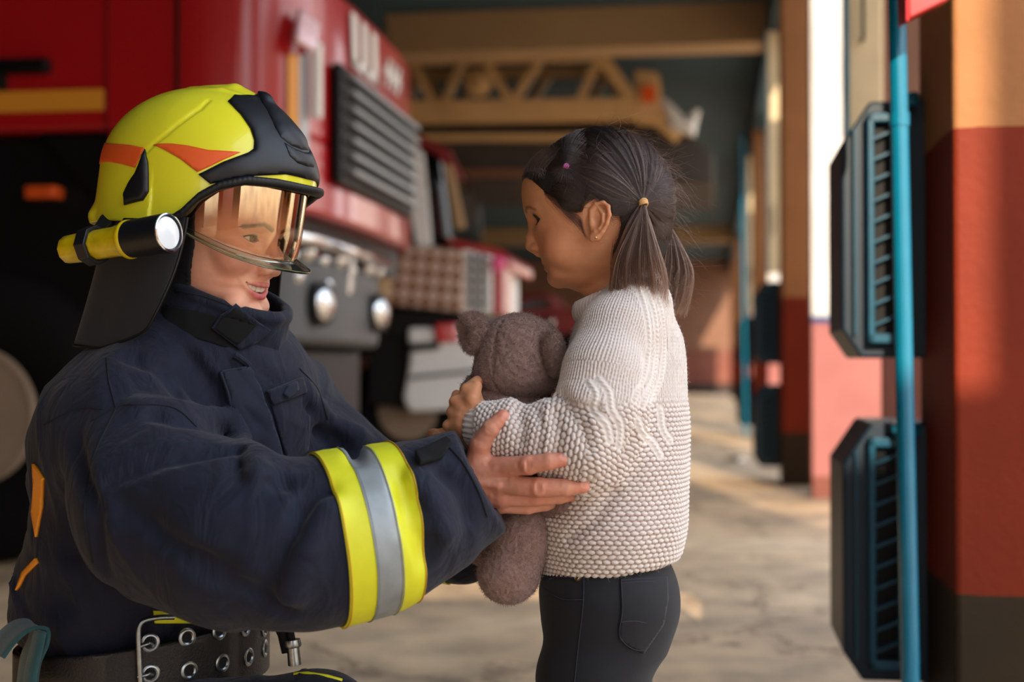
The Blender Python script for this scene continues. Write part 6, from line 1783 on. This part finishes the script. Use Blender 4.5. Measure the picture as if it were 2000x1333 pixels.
# a few looser locks of the near tail curling forward
for k in range(220):
    a = rng.random(); c = spline([T1p, np.array([-38 + 8 * a, 76, -12]), np.array([-16 - 4 * a, 78, -50]), np.array([-20 - 6 * a, 74, -84]), np.array([-34 - 8 * a, 72, -106 + 8 * a])] + rng.normal(size=(5, 3)) * [1.2, 1.5, 2], 16); add_strand(c, .00016, .00005)
tS1, tR1 = S_[:1900] + S_[3600:], Rr[:1900] + Rr[3600:]; tS2, tR2 = S_[1900:3600], Rr[1900:3600]; S_, Rr = [], []
# nape hair under the tail
for k in range(900):
    f0 = rng.uniform(-62, -14); s0 = rng.uniform(20, 58) ; c = spline([(f0, s0 * .9 + 8, rng.uniform(-30, -8)), (f0 * .9, s0 * .85, -50), (f0 * .8 - 6, s0 * .75, -78 - rng.random() * 12)], 7); add_strand(c, .00014, .00005)
# wisps at the temple and in front of the ear
for k in range(260):
    a = rng.random(); st = np.array([40 + 26 * a, 0, 14 + 20 * a + rng.normal() * 2.]); en = np.array([12 + 22 * a + rng.normal() * 4, 0, -14 + 18 * a + rng.normal() * 4])
    md = (st + en) / 2 + [4, 0, 3]; pts = []
    for q in spline([st, md, en], 9):
        x = np.array([q[0], 0, q[2]]); s = 74.
        for _ in range(12): s -= max(-3, min(6, float(girl_head(np.array([[q[0], s, q[2]]], np.float32))[0]) - .5)) * .9
        pts.append((q[0], s, q[2]))
    add_strand(pts, .00010, .00004)
# short hairs along the forehead line
for k in range(420):
    u = rng.uniform(48, 62); s = rng.uniform(-30, 60); f = 86 - (s / 66) ** 2 * 28; c = spline([(f + .5, s, u), (f + 2.5, s, u + 5), (f - 4, s * 1.02, u + 16), (f - 16, s * 1.03, u + 27)] + rng.normal(size=(4, 3)) * .9, 8); add_strand(c, .00012, .00006)
# flyaways
for k in range(700):
    n = rng.normal(size=3); n /= np.linalg.norm(n); n[2] = abs(n[2]) * .9 if k % 3 else n[2] * .5; n[0] = n[0] - (.5 if k % 2 else 0); n /= np.linalg.norm(n)
    p = onE(n, 1.0)
    if p[0] > 60 and p[2] < 50: continue
    d = rng.normal(size=3) * .5 + n * .7 + np.array([-.7, 0, -.2]); d /= np.linalg.norm(d); ln = rng.uniform(8, 38) * (1 if p[0] < 20 else .5); cv = rng.normal(size=3) * .7 - np.array([0, 0, .5])
    t = np.linspace(0, 1, 9)[:, None]; add_strand(p + n * 1.0 + d * ln * t + cv * ln * .55 * t * t, .00011, .00004)
for k in range(110):
    t = np.linspace(0, 1, 12)[:, None]; p = T2p + np.array([-rng.uniform(0, 30), rng.uniform(-20, 20), -rng.uniform(-20, 90)]); d = np.array([-rng.uniform(.2, 1), rng.normal() * .4, -rng.uniform(-.3, 1)]); cv = rng.normal(size=3) * .6
    add_strand(p + d * 28 * t + cv * 22 * t * t, .00008, .00003)
S_, Rr = scS + S_, scR + Rr
allp = w2g(np.concatenate(S_)); er = np.stack([(allp[:, 0] - 4) / 17, (allp[:, 2] - 1) / 30], 1); rr_ = np.linalg.norm(er, axis=1); wm = (rr_ < 1) & (allp[:, 1] > 30)
sc2 = np.where(wm, (.96 + .12 * rr_ ** 2) / np.maximum(rr_, .05), 1); allp[:, 0] = np.where(wm, 4 + er[:, 0] * sc2 * 17, allp[:, 0]); allp[:, 2] = np.where(wm, 1 + er[:, 1] * sc2 * 30, allp[:, 2]); allp = allp.astype(np.float32)
HC_ = evalc(hcap, allp)
bad = (HC_ < .25) & (HC_ > -9); 
for _ in range(3):
    gq_, dq_ = grad(hcap, allp[bad], .8); allp[bad] += gq_ * np.clip(.35 + .5 * rng.random(len(dq_)) - dq_, 0, 5)[:, None] * (.8 if _ else 1)
    break
allw = g2w(allp); o_ = 0
for i in range(len(S_)): S_[i] = allw[o_:o_ + len(S_[i])]; o_ += len(S_[i])
hair('strands', S_, M_hair, hr_root, Rr)
def band(p, nrm, r, w, m, name):
    nrm = np.array(nrm, float); nrm /= np.linalg.norm(nrm); h = np.array([0, 0, 1.]) if abs(nrm[2]) < .8 else np.array([1., 0, 0]); a = np.cross(nrm, h); a /= np.linalg.norm(a); b = np.cross(nrm, a); mb = MB()
    for o in (-1, 0, 1): mb.tube([g2w(p + nrm * o * w * .8 + r * (math.cos(t) * a + math.sin(t) * b) + nrm * .7 * math.sin(2 * t + o)) for t in np.linspace(0, 2 * math.pi, 24, endpoint=False)], w * .00055, 8, closed=True)
    return mb.build(name, m, hr_root, smooth=True)
M_tan = mat('tan_elastic', (226, 178, 116), .7, bump=.4, bscale=1500); M_pur = mat('purple_elastic', (176, 84, 150), .7, bump=.4, bscale=1500)
band(T1p + [0, 1, 0], (-.15, .45, -.9), 4.6, 2.6, M_tan, 'hair_tie'); band(T2p, (-.5, -.2, -.85), 4.4, 2.6, M_tan, 'hair_tie'); band(onE(P1, 1.035), (-.75, .2, -.6), 3.2, 2.4, M_pur, 'hair_tie')

M_hair2 = M_hair.copy(); M_hair2.name = 'brown_hair_ends'
for n_ in M_hair2.node_tree.nodes:
    if n_.type == 'VALTORGB':
        e_ = n_.color_ramp.elements; e_[0].color = (.010, .006, .005, 1); e_[1].color = (.060, .028, .018, 1); e_[2].color = (.20, .10, .06, 1)
hair('pigtail', tS1, M_hair2, hr_root, tR1); hair('pigtail', tS2, M_hair2, hr_root, tR2)
# ================================================================= teddy bear
M_plush = mat('brown_plush', (144, 115, 106), .9, var=.12, vscale=110, bump=.6, bscale=900, bdist=.0012, sheen=.35)
bear = empty('teddy_bear', PV(1010, 990, 1.72), 'grey brown plush teddy bear hugged between the child and the firefighter', 'teddy bear')
def fuzz(p, amp=.0012): return amp * (vnoise(p, 420, 1) + .7 * vnoise(p, 230, 4)) 
def bm_(name, f, lo, hi, parent=bear, h=.0018, hairs=6000, hl=.0019):
    v, q_ = poly(f, lo, hi, h, slack=1.8); o = mesh(name, v, q_, M_plush, parent)
    X, NN = surf_samples(v, q_, hairs); s = NN + rng.normal(size=X.shape) * .55; b = rng.normal(size=X.shape) * .6; ln = rng.uniform(.5, 1., (len(X), 1)) * hl
    hair('plush_pile', [np.array([X[i] - NN[i] * .0006, X[i] + s[i] * ln[i] * .6, X[i] + (s[i] + b[i]) * ln[i]]) for i in range(len(X))], M_plush, o, [np.array([.00013, .00012, .00009])] * len(X))
    return o
SEAMS = [[(985, 622), (966, 668), (962, 720), (975, 765)], [(1048, 628), (1058, 650), (1062, 690)]]
bh0 = lambda p: smin(smin(ell(p, PV(1014, 690, 1.725), (.0495, .050, .048)), ell(p, PV(1010, 738, 1.72), (.0500, .048, .026)), .03), ell(p, PV(1045, 700, 1.735), (.036, .040, .036)), .02)
sm_ = [on(c, 0, bh0) for c in SEAMS]
def bhead(p):
    d = bh0(p)
    for s in sm_: d = smax(d, -chain(p, s, [.0009] * len(s), .003), .006)
    return d - fuzz(p)
hd = bm_('head', bhead, PV(915, 790, 1.66) , PV(1115, 595, 1.79) + [.02, 0, 0.01], hairs=20000)
def ear_b(c, r, Rm, cut):
    def f(p):
        d = ell(p, c, r, Rm); d = smax(d, -ell(p, c + cut, np.array(r) * [.7, .9, .7], Rm), .006); return d - fuzz(p, .0016)
    return f
c = PV(927, 652, 1.715); bm_('ear', ear_b(c, (.0205, .014, .026), roty(-.35), np.array([-.006, -.004, .0]) * 3), c - .04, c + .04, hairs=6000, hl=.0028)
c = PV(1081, 690, 1.680); bm_('ear', ear_b(c, (.0125, .012, .0285), roty(-.05) @ rotz(.4), np.array([.02, -.008, 0])), c - .04, c + .04, hairs=6000)
bbody = lambda p: smin(smin(ell(p, PV(1000, 850, 1.735), (.055, .050, .068)), ell(p, PV(985, 775, 1.73), (.046, .040, .026)), .025), ell(p, PV(945, 772, 1.735), (.028, .026, .026)), .02) - fuzz(p)
bm_('torso', bbody, PV(895, 990, 1.67), PV(1110, 735, 1.80) + [.02, 0, 0], hairs=9000)
bl = lambda p: smin(chain(p, [PV(1045, 990, 1.71), PV(1020, 1050, 1.695), PV(998, 1116, 1.69)], [.030, .032, .0345], .02), ell(p, PV(990, 1124, 1.685), (.034, .030, .032)), .01) - fuzz(p)
bm_('leg', bl, PV(915, 1200, 1.64) , PV(1100, 950, 1.76) + [.02, 0, 0], hairs=12000)
bl2 = lambda p: chain(p, [PV(1060, 975, 1.70), PV(1118, 982, 1.672)], [.024, .0265], .02) - fuzz(p)
bm_('leg', bl2, PV(1025, 1045, 1.63), PV(1175, 915, 1.75) + [.01, 0, 0], hairs=6000)
ba = lambda p: chain(p, [PV(975, 1000, 1.77), PV(945, 1072, 1.765)], [.022, .022], .02) - fuzz(p)
bm_('arm', ba, PV(895, 1130, 1.72), PV(1010, 950, 1.82) + [.02, 0, 0], hairs=3000)
MB().prism([PV(930, 1034, 1.735), PV(950, 1026, 1.735), PV(946, 1046, 1.735), PV(927, 1052, 1.735)], (0, .0006, 0)).build('care_label', mat('label_cloth', (200, 190, 180), .7), bear)
o = MB(); cc = PV(1087, 776, 1.655)
for k in range(7):
    a = k * .9; o.tube([cc + [.004 * math.cos(a) * .2, 0, .004 * math.sin(a) * .2], cc + [.006 * math.cos(a), -.002, .007 * math.sin(a)]], [.0016, .0022], 8)
o.build('copper_bow', mat('copper_thread', (210, 140, 100), .35, metal=.6), bear, smooth=True)
